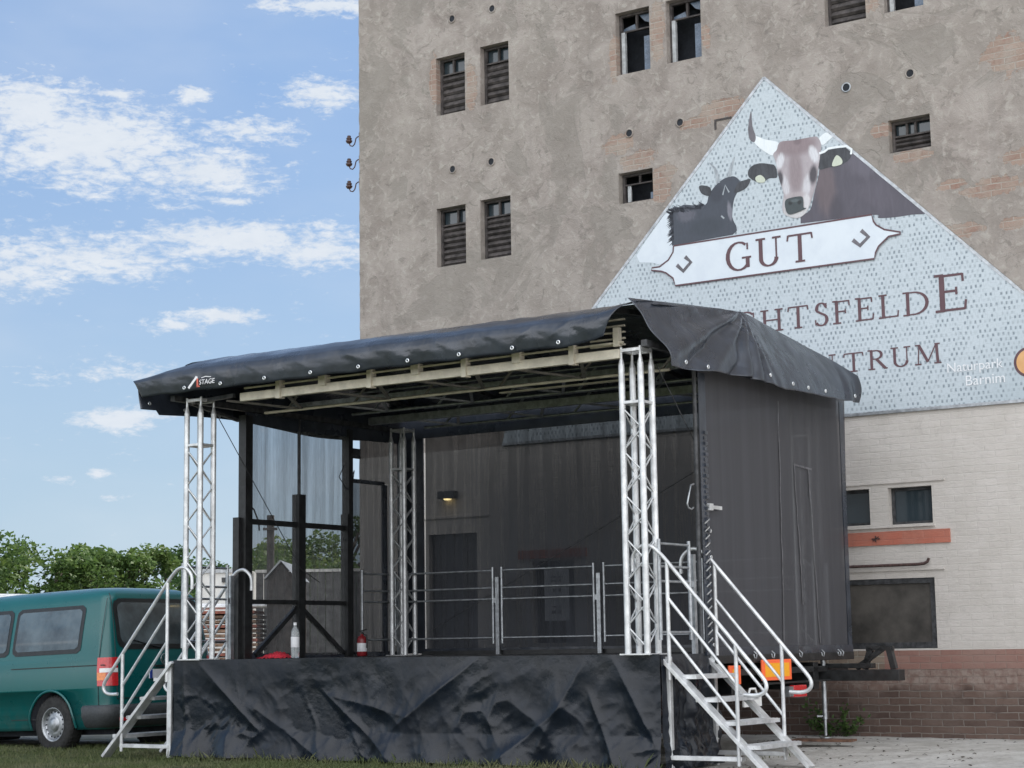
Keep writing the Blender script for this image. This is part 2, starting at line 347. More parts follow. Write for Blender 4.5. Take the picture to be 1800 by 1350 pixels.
# banner cloth printed with a coarse burlap picture
n=newmat('banner with burlap print'); x,y,z=n.sep(n.co)
wx=n.math('ADD',x,n.math('MULTIPLY',n.math('SUBTRACT',n.noise(n.co,5,3),.5),.04)); wz=n.math('ADD',z,n.math('MULTIPLY',n.math('SUBTRACT',n.noise(n.vm('ADD',n.co,(5,0,2)),5,3),.5),.04))
P1=.058
row=n.math('FLOOR',n.math('DIVIDE',wz,P1)); shift=n.math('MULTIPLY',n.math('MODULO',n.math('ABSOLUTE',row),2.),.5)
fx=n.math('ABSOLUTE',n.math('SUBTRACT',n.math('FRACT',n.math('ADD',n.math('DIVIDE',wx,P1),shift)),.5))
fz=n.math('ABSOLUTE',n.math('SUBTRACT',n.math('FRACT',n.math('DIVIDE',wz,P1)),.5))
hole=n.math('MULTIPLY',n.ramp(fx,.14,.26),1.0)
hole=n.math('MULTIPLY',n.math('SUBTRACT',1.0,n.ramp(fx,.10,.30)),n.math('SUBTRACT',1.0,n.ramp(fz,.18,.42)))
cell=n.node('ShaderNodeTexWhiteNoise',{'Vector':n.comb(n.math('FLOOR',n.math('ADD',n.math('DIVIDE',wx,P1),shift)),row,0.)},noise_dimensions='3D').outputs[0]
hole=n.math('MULTIPLY',hole,n.ramp(cell,.0,.8,.0,1.)); hole=n.math('MULTIPLY',hole,n.ramp(n.noise(n.co,30,3,.7),.30,.55,.45,1.))
fade=n.ramp(n.math('ADD',n.noise(n.co,.6,3,.5),n.math('MULTIPLY',n.math('ABSOLUTE',n.math('SUBTRACT',z,5.2)),.11)),.42,.72,.45,1.)
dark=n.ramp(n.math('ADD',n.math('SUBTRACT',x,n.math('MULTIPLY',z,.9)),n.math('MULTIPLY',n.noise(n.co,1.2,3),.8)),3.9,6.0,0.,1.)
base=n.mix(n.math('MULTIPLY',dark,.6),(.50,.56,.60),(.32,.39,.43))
thread=n.noise(n.vm('MULTIPLY',n.co,(16,16,70)),1.,4,.6); thr2=n.noise(n.vm('MULTIPLY',n.co,(75,75,14)),1.,4,.6)
base=n.mix(n.math('MULTIPLY',n.ramp(n.math('MAXIMUM',thread,thr2),.5,.66),.5),base,(.33,.39,.42))
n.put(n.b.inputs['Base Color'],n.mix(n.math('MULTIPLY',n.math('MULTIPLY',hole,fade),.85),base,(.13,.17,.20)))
n.b.inputs['Roughness'].default_value=.42
n.put(n.b.inputs['Normal'],bump(n,n.noise(n.co,.9,3,.5),.10,.05)); M['burlap']=n.m
def printed(name,c1,c2,sx=30,sz=6):
    n=newmat(name); nz=n.noise(n.vm('MULTIPLY',n.co,(sx,1,sz)),1.,6,.65,.8); nb=n.noise(n.co,3.5,4,.6)
    n.put(n.b.inputs['Base Color'],n.mix(n.ramp(n.math('ADD',n.math('MULTIPLY',nz,.6),n.math('MULTIPLY',nb,.4)),.38,.62),c1,c2)); n.b.inputs['Roughness'].default_value=.42; return n.m
M['p_brown']=printed('print dark brown hide',(.075,.068,.088),(.12,.108,.13),14,3)
M['p_face']=printed('print grey brown face',(.30,.25,.26),(.47,.43,.45))
M['p_crown']=printed('print brown forehead',(.21,.15,.16),(.34,.27,.28),40,8)
def soft_print(name,base,blobs,hair=(50,9)):
    # printed photograph: soft tonal areas inside one outline
    n=newmat(name); x,y,z=n.sep(n.co); h=n.noise(n.vm('MULTIPLY',n.co,(hair[0],1,hair[1])),1.,6,.65,.8); nb=n.noise(n.co,7,5,.6)
    c=n.mix(0.,base,base)
    for (cx_,cz_,rx,rz_,rot,col_,st_) in blobs:
        cr_,sr_=math.cos(R(rot)),math.sin(R(rot)); u0=n.math('SUBTRACT',x,cx_); v0=n.math('SUBTRACT',z,cz_)
        u=n.math('DIVIDE',n.math('ADD',n.math('MULTIPLY',u0,cr_),n.math('MULTIPLY',v0,sr_)),rx); v=n.math('DIVIDE',n.math('SUBTRACT',n.math('MULTIPLY',v0,cr_),n.math('MULTIPLY',u0,sr_)),rz_)
        q=n.math('SQRT',n.math('ADD',n.math('MULTIPLY',u,u),n.math('MULTIPLY',v,v))); q=n.math('ADD',q,n.math('MULTIPLY',n.math('SUBTRACT',n.math('ADD',n.math('MULTIPLY',h,.6),n.math('MULTIPLY',nb,.4)),.5),.9))
        c=n.mix(n.math('MULTIPLY',n.ramp(q,1.25,.55),st_),c,col_)
    c=n.mix(n.math('MULTIPLY',n.ramp(h,.35,.65),.35),c,n.vm('MULTIPLY',c,(.62,.6,.62)))
    n.put(n.b.inputs['Base Color'],c); n.b.inputs['Roughness'].default_value=.42; return n.m
BX=(6.46,5.8)
def bl(L): return [(a-BX[0],b-BX[1],c,d,e,f,g) for a,b,c,d,e,f,g in L]
M['p_cowface']=soft_print('print cow face',(.40,.36,.38),bl([(6.86,7.08,.30,.14,0,(.22,.165,.175),.85),(6.84,6.75,.10,.30,0,(.24,.19,.20),.8),(6.88,7.13,.06,.05,0,(.15,.11,.12),.6),
 (6.64,6.92,.055,.10,-15,(.66,.67,.70),.9),(7.09,6.93,.06,.12,20,(.66,.67,.70),.95),(6.70,6.60,.05,.14,10,(.60,.60,.63),.8),(6.98,6.55,.055,.15,-10,(.62,.62,.65),.8),
 (6.63,6.70,.045,.11,0,(.05,.045,.055),.95),(7.07,6.68,.055,.13,-5,(.05,.045,.055),.95),(6.82,6.46,.16,.05,0,(.42,.37,.38),.7),(6.82,6.24,.20,.07,0,(.60,.60,.60),.9),(6.97,6.36,.05,.10,0,(.66,.66,.67),.9),(6.68,6.36,.03,.09,0,(.55,.54,.55),.8)]))
M['p_cowbody']=soft_print('print cow body',(.082,.075,.097),bl([(7.22,6.5,.14,.35,0,(.16,.12,.125),.6),(7.7,6.75,.25,.2,-40,(.13,.12,.15),.6),(7.35,6.2,.1,.2,0,(.05,.045,.06),.6),(7.9,6.3,.3,.15,-35,(.10,.09,.115),.6)]),(12,3))
M['p_goatbody']=soft_print('print goat',(.045,.055,.075),bl([(5.32,6.45,.14,.10,0,(.12,.12,.15),.7),(5.93,6.40,.035,.13,8,(.22,.22,.26),.8),(5.75,6.65,.10,.12,0,(.025,.03,.045),.7),(5.6,6.25,.25,.12,0,(.03,.04,.055),.7)]),(26,12))
M['p_nose']=soft_print('print nose',(.045,.06,.065),bl([(6.76,6.38,.03,.03,0,(.008,.01,.012),.9),(6.88,6.37,.03,.03,0,(.008,.01,.012),.9),(6.82,6.40,.07,.02,0,(.12,.15,.16),.6)]),(20,20))
M['p_light']=printed('print pale fur',(.48,.47,.49),(.62,.63,.66))
M['p_dark']=printed('print near black',(.02,.022,.028),(.05,.055,.065))
M['p_black']=printed('print black goat fur',(.022,.026,.038),(.075,.085,.11),28,14)
M['p_horn']=printed('print pale horn',(.70,.75,.77),(.78,.82,.84))
M['p_hornd']=printed('print dark horn tip',(.08,.075,.085),(.16,.15,.17))
M['p_tag']=printed('print ear tag',(.50,.54,.44),(.58,.62,.52))
M['p_plaque']=printed('print white plaque',(.60,.66,.72),(.66,.72,.77),2,2)
M['p_letter']=printed('print dark maroon letters',(.085,.035,.045),(.10,.045,.055),5,5)
M['p_goatlight']=printed('print grey goat horn',(.22,.25,.28),(.40,.44,.47))
M['p_orange']=printed('print orange emblem',(.62,.33,.13),(.66,.38,.16),5,5)
M['p_white']=printed('print white letters',(.72,.74,.76),(.76,.78,.8),5,5)
# ground: trampled grass, pale sand near the building
n=newmat('ground'); x,y,z=n.sep(n.co)
big=n.noise(n.co,.35,6,.6,.5); mid=n.noise(n.co,2.4,7,.65,.4); fi=n.noise(n.co,16,8,.7); gr=n.noise(n.co,90,4,.7)
sand=n.mix(n.ramp(mid,.3,.7),(.42,.40,.365),(.60,.585,.55)); sand=n.mix(n.math('MULTIPLY',n.ramp(fi,.52,.66),.6),sand,(.24,.225,.20))
grass=n.mix(n.ramp(fi,.3,.7),(.045,.058,.022),(.105,.12,.055)); grass=n.mix(n.math('MULTIPLY',n.ramp(mid,.5,.7),.55),grass,(.20,.185,.13))
# sand where the yard is driven on: to the right of the stage and along the wall
side=n.math('ADD',n.math('MULTIPLY',n.math('SUBTRACT',x,.9),.55),n.math('MULTIPLY',n.math('SUBTRACT',big,.5),2.2))
side=n.math('ADD',side,n.math('MULTIPLY',n.math('SUBTRACT',mid,.5),1.3))
far=n.ramp(n.math('ADD',y,n.math('MULTIPLY',n.math('SUBTRACT',mid,.5),6.)),22.5,26,0.,.85)
sm_=n.math('MAXIMUM',n.ramp(side,-.15,.5),n.math('MULTIPLY',far,n.ramp(big,.35,.6)))
n.put(n.b.inputs['Base Color'],n.mix(sm_,grass,sand)); n.b.inputs['Roughness'].default_value=.95; n.b.inputs['Specular IOR Level'].default_value=.1
n.put(n.b.inputs['Normal'],bump(n,n.math('ADD',n.math('MULTIPLY',mid,1.5),n.math('ADD',fi,n.math('MULTIPLY',gr,.3))),.8,.04)); M['ground']=n.m
def leafmat(name,c1,c2,c3,tl=.4):
    n=newmat(name); ri=n.node('ShaderNodeNewGeometry').outputs['Random Per Island']; nz=n.noise(n.co,.9,4,.6)
    c=n.mix(ri,c1,c2); c=n.mix(n.math('MULTIPLY',n.ramp(nz,.45,.7),.6),c,c3)
    df=n.b; n.put(df.inputs['Base Color'],c); df.inputs['Roughness'].default_value=.55; df.inputs['Specular IOR Level'].default_value=.3
    tr=n.node('ShaderNodeBsdfTranslucent',{'Color':c}); ms=n.node('ShaderNodeMixShader',{0:tl}); n.l.new(df.outputs[0],ms.inputs[1]); n.l.new(tr.outputs[0],ms.inputs[2]); n.l.new(ms.outputs[0],n.out.inputs[0])
    return n.m
M['leaf']=leafmat('mid green leaves',(.045,.09,.024),(.09,.15,.038),(.12,.165,.045))
M['leaf_dark']=leafmat('dark green leaves',(.028,.065,.025),(.06,.115,.035),(.07,.12,.03))
M['leaf_light']=leafmat('yellow green leaves',(.09,.14,.03),(.15,.20,.05),(.13,.18,.04))
M['blade']=leafmat('grass blades',(.06,.085,.03),(.13,.15,.06),(.21,.195,.12),.25)
M['bark']=simple('bark',(.09,.075,.06),.9,0,.3,12,.6)
# ------------------------------------------------------------------ ground
def gz(x,y):
    # gentle fall towards the van, slight rise at the wall
    d = (x+2.15)*.565+(y-25.63)*.825     # distance behind facade plane
    z = -.02 + .05*max(0,min(1,(d+4.5)/3.5))*max(0,min(1,(x+1)/3)) - .045*max(0,min(1,(-2.8-x)/2.0))
    return z + .018*noise.noise((x*.9,y*.9,0)) + .008*noise.noise((x*4,y*4,3))
g=MB(); xs=[]; 
def axis(lo,hi,a,b,fine,coarse):
    v=[]; t=lo
    while t<hi: v.append(t); t += fine if a<=t<b else max(fine, min(coarse, .18*(a-t if t<a else t-b)+fine))
    v.append(hi); return v
gx=axis(-900,900,-13,14,.22,150); gy=axis(-60,1600,12,34,.22,200)
vs=[(x,y,gz(x,y) if abs(x)<60 and y<120 else -.06) for y in gy for x in gx]; nx=len(gx)
g.add(vs,[(j*nx+i,j*nx+i+1,(j+1)*nx+i+1,(j+1)*nx+i) for j in range(len(gy)-1) for i in range(nx-1)],True)
g.build('ground',M['ground'],kind='structure')
# grass blades in the strip before the stage and round the van
rnd=random.Random(5); gb=MB()
def blade(x,y,h,wd):
    a=rnd.uniform(0,6.283); z=gz(x,y)-.005; ca,sa=math.cos(a)*wd,math.sin(a)*wd; lx,ly=rnd.gauss(0,.35)*h,rnd.gauss(0,.35)*h
    b=len(gb.v); gb.v += [(x-ca,y-sa,z),(x+ca,y+sa,z),(x+lx*.4+ca*.6,y+ly*.4+sa*.6,z+h*.6),(x+lx,y+ly,z+h)]
    gb.f += [(b,b+1,b+2),(b,b+2,b+3)]; gb.sm += [False,False]; gb.mi += [0,0]
cnt=0
while cnt<52000:
    x=rnd.uniform(-7.5,3.2); y=rnd.uniform(16.6,24.0)
    # keep off the stage footprint
    c_,s_=math.cos(S.yaw),math.sin(S.yaw); X=c_*(x-S.o[0])-s_*(y-S.o[1]); Y=s_*(x-S.o[0])+c_*(y-S.o[1])
    if -.02<X<6.1 and Y>-.02: continue
    dens=noise.noise((x*1.1,y*1.1,5))*.9+noise.noise((x*4,y*4,9))*.5 - max(0,(x-.6))*.55 + .35
    near=math.exp(-((min(abs(Y+.05),2))/.12)**2) if -.3<X<6 else 0
    if dens+near*.8<rnd.uniform(-.3,.5): cnt+=.25; continue
    h=rnd.uniform(.02,.055)*(1+near*.9)*(1+.5*max(0,noise.noise((x*2,y*2,1))))
    if rnd.random()<.01: h*=1.8
    blade(x,y,h,rnd.uniform(.0022,.005)); cnt+=1
gb.build('grass',M['blade'],kind='stuff')
# leaf litter, clods and small stones on the sand
lt=MB()
for i in range(2600):
    x=rnd.uniform(-.5,8.5); y=rnd.uniform(16.8,24.5)
    c_,s_=math.cos(F.yaw),math.sin(F.yaw); Y=s_*(x-F.o[0])+c_*(y-F.o[1])
    if Y>-.05: continue
    if noise.noise((x*1.3,y*2.2,2))<rnd.uniform(-.3,.45): continue
    s=rnd.uniform(.008,.035); z=gz(x,y); a=rnd.uniform(0,3.14); ca,sa=math.cos(a)*s,math.sin(a)*s; q=rnd.uniform(.3,.8)
    lt.add([(x-ca,y-sa,z),(x+sa*q,y-ca*q,z+s*.25),(x+ca,y+sa,z+.002),(x-sa*q,y+ca*q,z+s*.3),(x,y,z+s*.45)],[(0,1,4),(1,2,4),(2,3,4),(3,0,4)])
lt.build('ground_litter',simple('soil clods',(.12,.105,.085),.95,0,.4,6,.2),kind='stuff')

# ------------------------------------------------------------------ old mill building
bld=root('mill_building',F,(0,0,0),'tall old plastered brick building with paired shuttered windows, rising behind the stage','building')
D0=.15
WIN=[ # x0,x1,z0,z1,kind
 (1.40,1.895,8.43,9.26,'slat'),(2.155,2.63,8.445,9.275,'slat'),(1.385,1.88,6.285,7.11,'slat2'),(2.125,2.625,6.295,7.12,'slat2'),
 (4.33,4.84,8.45,9.29,'open'),(5.085,5.59,8.465,9.295,'open'),(7.29,7.82,8.495,9.33,'slat'),(8.055,8.545,8.505,9.34,'open'),
 (4.32,4.83,6.735,7.14,'small'),(8.04,8.555,6.79,7.185,'slat3'),
 (7.06,7.60,2.44,2.86,'dark'),(7.83,8.36,2.43,2.855,'dark'),(6.80,8.345,1.02,1.815,'board'),
 (2.88,3.52,1.15,2.2,'dark'),(1.2,2.0,.0,2.62,'door'),
 (1.40,1.89,10.6,11.43,'slat'),(2.15,2.63,10.6,11.43,'slat'),(4.33,4.84,10.6,11.43,'open'),(5.08,5.59,10.6,11.43,'slat'),(7.29,7.82,10.65,11.48,'slat'),(8.05,8.55,10.65,11.48,'open'),
 (10.9,11.4,8.5,9.33,'slat'),(11.7,12.2,8.5,9.33,'open'),(10.9,11.4,6.4,7.2,'slat'),(10.9,11.42,2.43,2.86,'dark'),(11.7,12.2,2.43,2.86,'dark')]
W_X1,W_H,W_D=16.,15.5,13.
def zone(z0,z1,x0,x1,y=0.,jit=False):
    hs=[h for h in WIN if h[0]<x1 and h[1]>x0 and h[2]<z1 and h[3]>z0]
    X=sorted({x0,x1}|{v for h in hs for v in h[:2] if x0<v<x1}); Z=sorted({z0,z1}|{v for h in hs for v in h[2:4] if z0<v<z1})
    mb=MB()
    for i in range(len(X)-1):
        for j in range(len(Z)-1):
            a,b,c,d=X[i],X[i+1],Z[j],Z[j+1]; mxx,mz=(a+b)/2,(c+d)/2
            if any(h[0]<mxx<h[1] and h[2]<mz<h[3] for h in hs): continue
            mb.add([(a,y,c),(b,y,c),(b,y,d),(a,y,d)],[(0,1,2,3)])
    return mb,hs
def reveals(mb,h,d=D0,y=0.):
    x0,x1,z0,z1=h[:4]
    mb.add([(x0,y,z0),(x0,y,z1),(x0,d,z1),(x0,d,z0)],[(0,1,2,3)]); mb.add([(x1,y,z0),(x1,y,z1),(x1,d,z1),(x1,d,z0)],[(3,2,1,0)])
    mb.add([(x0,y,z0),(x1,y,z0),(x1,d,z0),(x0,d,z0)],[(0,1,2,3)]); mb.add([(x0,y,z1),(x1,y,z1),(x1,d,z1),(x0,d,z1)],[(3,2,1,0)])
up,hs=zone(3.74,W_H,.02,W_X1)
for h in hs: reveals(up,h)
# ragged left corner, end wall, back and roof
rng=random.Random(3)
zz=[3.74+i*.06 for i in range(int((W_H-3.74)/.06))]+[W_H]
def cx(i): return .0+.012*noise.noise((0,zz[i]*7,0))+.007*noise.noise((3,zz[i]*23,0))
for i in range(len(zz)-1):
    up.add([(.02,0,zz[i]),(.02,0,zz[i+1]),(cx(i+1),.02,zz[i+1]),(cx(i),.02,zz[i])],[(0,3,2,1)])
    up.add([(cx(i),.02,zz[i]),(cx(i+1),.02,zz[i+1]),(0,W_D,zz[i+1]),(0,W_D,zz[i])],[(0,3,2,1)])
up.add([(W_X1,0,0),(W_X1,0,W_H),(W_X1,W_D,W_H),(W_X1,W_D,0)],[(0,3,2,1)]); up.add([(0,W_D,0),(0,W_D,W_H),(W_X1,W_D,W_H),(W_X1,W_D,0)],[(0,1,2,3)])
up.add([(0,0,W_H),(W_X1,0,W_H),(W_X1,W_D,W_H),(0,W_D,W_H)],[(0,1,2,3)])
up.build('plaster_wall',M['plaster'],bld)
lo,hs=zone(1.0,3.74,0,W_X1)
for h in hs: reveals(lo,h)
lo.add([(0,0,0),(0,0,3.74),(0,W_D,3.74),(0,W_D,0)],[(0,3,2,1)])
lo.build('painted_wall',M['white_brick'],bld,label='white washed brick lower wall')
a,_=zone(.79,1.0,7.70,W_X1); a.build('plinth_band',M['plinth_top'],bld,label='faded red painted band of the base')
a,_=zone(.79,1.0,0,7.70); a.build('brick_band',M['old_brick'],bld,label='bare yellowish brick under the boarded window')
pl,_=zone(-.4,.79,0,W_X1,y=-.035)
pl.add([(0,-.035,.79),(W_X1,-.035,.79),(W_X1,0,.79),(0,0,.79)],[(0,1,2,3)]); pl.add([(0,-.035,-.4),(0,-.035,.79),(0,.3,.79),(0,.3,-.4)],[(0,3,2,1)])
pl.build('plinth',M['plinth_low'],bld,label='dark red brick base')
bk=MB().box(.1,W_X1-.1,.42,.5,0,W_H-.1); bk.build('interior',M['dark_void'],bld)  # near black panel stands in for the shade inside the windows
def slats(x0,x1,z0,z1,y,n,mb,sag=0):
    p=(z1-z0)/n
    for k in range(n):
        za=z0+k*p; dz=rng.uniform(-.006,.006); t=rng.uniform(.02,.035)
        q=[(x0,y,za+dz),(x1,y,za-dz),(x1,y+.004,za+p*.55),(x0,y+.004,za+p*.55),(x0,y-t,za+p*.25),(x1,y-t,za+p*.25)]
        mb.add([(x0,y,za+dz),(x1,y,za-dz),(x1,y-t,za+p*.3),(x0,y-t,za+p*.3),(x1,y+.01,za+p*.98),(x0,y+.01,za+p*.98)],[(0,1,2,3),(3,2,4,5)])
for (x0,x1,z0,z1,k) in WIN:
    e=.002; f=MB(); fw=.035
    if k in('slat','slat2','slat3','open','small','dark'):
        for b in ((x0+e,x0+fw,z0+e,z1-e),(x1-fw,x1-e,z0+e,z1-e),(x0+fw,x1-fw,z0+e,z0+fw),(x0+fw,x1-fw,z1-fw,z1-e)):
            f.box(b[0],b[1],D0-.05,D0-.001,b[2],b[3])
    ix0,ix1,iz0,iz1=x0+fw,x1-fw,z0+fw,z1-fw
    if k.startswith('slat'):
        tz = iz1-(iz1-iz0)*(.24 if k!='slat3' else .42)
        f.box(ix0,ix1,D0-.045,D0-.003,tz-.02,tz); 
        xm=(ix0+ix1)/2+rng.uniform(-.05,.05); f.box(xm-.014,xm+.014,D0-.04,D0-.004,tz,iz1)
        if k=='slat3': xm2=ix0+(ix1-ix0)*.33; f.box(xm2-.012,xm2+.012,D0-.04,D0-.004,tz,iz1)
        win=f.build('window',M['wood_dark'],bld)
        s=MB(); slats(ix0,ix1,iz0,tz-.02,D0-.012,{'slat':6,'slat2':7,'slat3':3}[k],s); s.build('shutter',M['wood_dark'],win)
        p=MB().box(ix0,ix1,D0+.01,D0+.016,tz,iz1); p.build('pane',M['glass'],win)
    elif k=='open':
        tz=iz1-(iz1-iz0)*.25
        f.box(ix0,ix1,D0-.045,D0-.003,tz-.02,tz); xm=(ix0+ix1)/2; f.box(xm-.014,xm+.014,D0-.04,D0-.004,tz,iz1)
        win=f.build('window',M['wood_dark'],bld)
        MB().box(ix0,ix0+.05,D0-.06,D0-.01,iz0,tz-.02).build('casement_edge',M['label_grey'],win)
        MB().box(x0+(x1-x0)*.66,ix1,D0+.005,D0+.012,iz0,iz0+(tz-iz0)*.82).build('pane',M['sky_glass'],win)
        gl=MB(); gl.poly([(ix0,D0+.004,tz),(xm-.03,D0+.004,tz),(xm-.05,D0+.004,tz+.09),(ix0,D0+.004,tz+.05)]); gl.poly([(xm+.02,D0+.004,iz1),(ix1,D0+.004,iz1),(ix1,D0+.004,tz+.05),(xm+.1,D0+.004,tz+.1)]); gl.build('broken_glass',M['sky_glass'],win)
    elif k=='small':
        tz=iz1-.1; f.box(ix0,ix1,D0-.045,D0-.003,tz-.015,tz); xm=(ix0+ix1)/2; f.box(xm-.012,xm+.012,D0-.04,D0-.004,tz,iz1)
        win=f.build('window',M['wood_dark'],bld); MB().box(ix0+.03,ix0+.08,D0-.03,D0-.01,iz0,tz-.015).build('casement_edge',M['label_grey'],win)
        MB().box(ix1-.09,ix1,D0+.004,D0+.01,iz0,iz0+.1).build('pane',M['sky_glass'],win)
    elif k=='dark':
        win=f.build('window',M['dark_steel'],bld); MB().box(ix0,ix1,D0-.02,D0-.01,iz0,iz1).build('pane',M['glass'],win)
    elif k=='board':
        for b in ((x0+e,x0+.06,z0+e,z1-e),(x1-.06,x1-e,z0+e,z1-e),(x0+.06,x1-.06,z0+e,z0+.07),(x0+.06,x1-.06,z1-.06,z1-e)): f.box(b[0],b[1],.01,.06,b[2],b[3])
        win=f.build('window',M['dark_steel'],bld); MB().box(x0+.06,x1-.06,.035,.05,z0+.07,z1-.06).build('panel',simple('brown grey board',(.075,.068,.06),.6,0,.3,2.2,.1),win,label='dark boarded opening')
    elif k=='door':
        d=MB().box(x0+.01,x1-.01,.08,.12,.0,z1-.005)
        for i in range(7): d.box(x0+.03+i*.11,x0+.034+i*.11,.074,.08,.03,z1-.04)
        dd=d.build('door',M['dark_steel'],bld); MB().tube([(x0+.1,.05,1.05),(x0+.1,.02,1.05),(x0+.2,.02,1.05)],.01).build('handle',M['galv'],dd)
# pipe vents
for (x,z) in ((1.69,9.78),(2.37,9.78),(1.67,7.63),(2.32,7.63),(4.5,7.65),(5.25,7.66),(7.53,7.69),(8.34,7.71),(11.1,7.7),(11.9,7.7)):
    v=MB().lathe([(.062,.0),(.062,-.012),(.047,-.014),(.045,-.002)],(x,0,z),16,'y'); vo=v.build('vent_pipe',M['galv'] if z<7.7 and x>7 else M['plaster'],bld)
    MB().poly([(x+.046*math.cos(a*math.pi/8),-.003,z+.046*math.sin(a*math.pi/8)) for a in range(16)]).build('vent_hole_shade',M['dark_void'],vo)  # flat dark disc painted as the shade inside the pipe
# raised dark strips drawn as the shade of a missing brick, left of the banner tip
MB().box(5.74,5.98,-.008,.0,7.585,7.61).box(5.74,5.765,-.008,.0,7.48,7.585).build('wall_gap_shade',M['wood_dark'],bld)
# painted bands below the small windows, ledges, conduit, anchor
def band(x0,x1,z0,z1):
    b=MB().box(x0,x1,-.02,.0,z0,z1).build('painted_band',M['red_paint'],bld,label='faded red painted band')
    return b
b1=band(6.9,8.56,2.2,2.355); band(2.67,3.72,2.235,2.345)
an=MB().bar((7.62,-.03,2.275),(7.72,-.03,2.275),.012,.012).bar((7.67,-.03,2.24),(7.67,-.03,2.31),.012,.012).bar((7.635,-.028,2.25),(7.705,-.028,2.30),.01,.01); an.build('wall_anchor',M['rusty_iron'],b1)
MB().box(6.95,8.38,-.035,-.0,2.395,2.42).build('window_sill',M['white_brick'],bld)
MB().box(6.9,8.47,-.022,.0,1.90,1.925).build('lintel_edge',M['white_brick'],bld); MB().box(6.9,8.52,-.018,.0,2.905,2.925).build('lintel_edge',M['white_brick'],bld)
MB().box(1.0,2.2,-.02,.0,2.83,2.86).build('lintel_edge',M['white_brick'],bld)
MB().tube([(6.6,-.05,1.965),(8.18,-.05,1.965),(8.25,-.05,1.972),(8.29,-.05,1.99),(8.31,-.05,2.03)],.017).build('conduit',M['rusty_iron'],bld)
# lamp above the door, poster on the dark window
lp=root('wall_lamp',F,(1.57,0,3.1),'dark box lamp glowing warm above the door, seen through the back netting','lamp')
MB().box(1.42,1.70,-.10,0,3.09,3.19).build('housing',M['dark_steel'],lp,bevel=.01)
n=newmat('lit lamp'); n.b.inputs['Emission Color'].default_value=(1,.78,.36,1); n.b.inputs['Emission Strength'].default_value=4; n.b.inputs['Base Color'].default_value=(.8,.7,.5,1)
MB().lathe([(.001,-.02),(.035,-.017),(.05,-.008),(.055,.0)],(1.56,-.055,3.088),16).build('bulb',n.m,lp)
po=root('poster',F,(3.25,0,1.43),'white notice poster hanging in front of the dark window, behind the railings','poster')
MB().box(3.07,3.44,-.014,-.006,1.43,2.10).build('sheet',M['label_white'],po)
t=MB()
for (x0,x1,z0,z1) in ((3.15,3.36,1.98,2.0),(3.17,3.33,1.93,1.95),(3.2,3.25,1.80,1.84),(3.28,3.33,1.80,1.84),(3.18,3.24,1.52,1.56),(3.26,3.32,1.52,1.57),(3.19,3.32,1.60,1.615)): t.box(x0,x1,-.0165,-.0145,z0,z1)
t.build('print',M['grey_text'],po)
# insulator hooks on the end of the wall
for i,(z,lb) in enumerate(((8.36,'topmost'),(8.02,'middle'),(7.69,'lowest'))):
    o=root('insulator_hook',F,(0,.03,z),'rusty S shaped hook with brown insulator on the building corner, %s of the three'%lb,'insulator','insulator hooks on the building corner')
    xo=-.23-(0.0 if i==0 else .02)
    MB().tube([(.02,.05,z+.04),(-.05,.05,z+.04),(-.085,.05,z+.02),(-.095,.05,z-.02),(-.11,.05,z-.06),(-.145,.05,z-.085),(-.19,.05,z-.07),(-.21,.05,z-.03),(-.212,.05,z+.0)],.0085).build('hook',M['rusty_iron'],o)
    MB().lathe([(.012,-.035),(.03,-.03),(.045,-.012),(.05,.008),(.032,.014),(.03,.022),(.042,.03),(.04,.045),(.026,.058),(.024,.062),(.03,.068),(.022,.082),(.0,.084)],(-.212,.05,z+.0),14).build('insulator',M['porcelain'],o)
    MB().box(-.015,.0,.03,.09,z-.02,z+.09).build('wall_plate',M['rusty_iron'],o)

# ------------------------------------------------------------------ banner
bn=root('banner',F,(6.46,-.03,5.8),'huge gable shaped banner printed with a goat, a horned cow and maroon lettering','banner')
BY=-.03
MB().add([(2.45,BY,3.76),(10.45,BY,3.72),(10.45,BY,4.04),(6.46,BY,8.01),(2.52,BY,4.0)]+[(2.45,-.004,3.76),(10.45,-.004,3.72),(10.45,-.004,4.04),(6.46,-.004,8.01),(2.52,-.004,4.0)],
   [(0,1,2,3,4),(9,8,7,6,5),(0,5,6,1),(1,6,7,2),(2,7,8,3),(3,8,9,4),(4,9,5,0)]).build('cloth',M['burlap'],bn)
bd=MB(); 
for p,q in (((2.52,4.0),(6.46,8.01)),((6.46,8.01),(10.45,4.04)),((2.45,3.76),(10.45,3.72))): bd.bar((p[0],-.02,p[1]),(q[0],-.02,q[1]),.03,.035)
bd.build('edge_rail',M['galv'],bn)
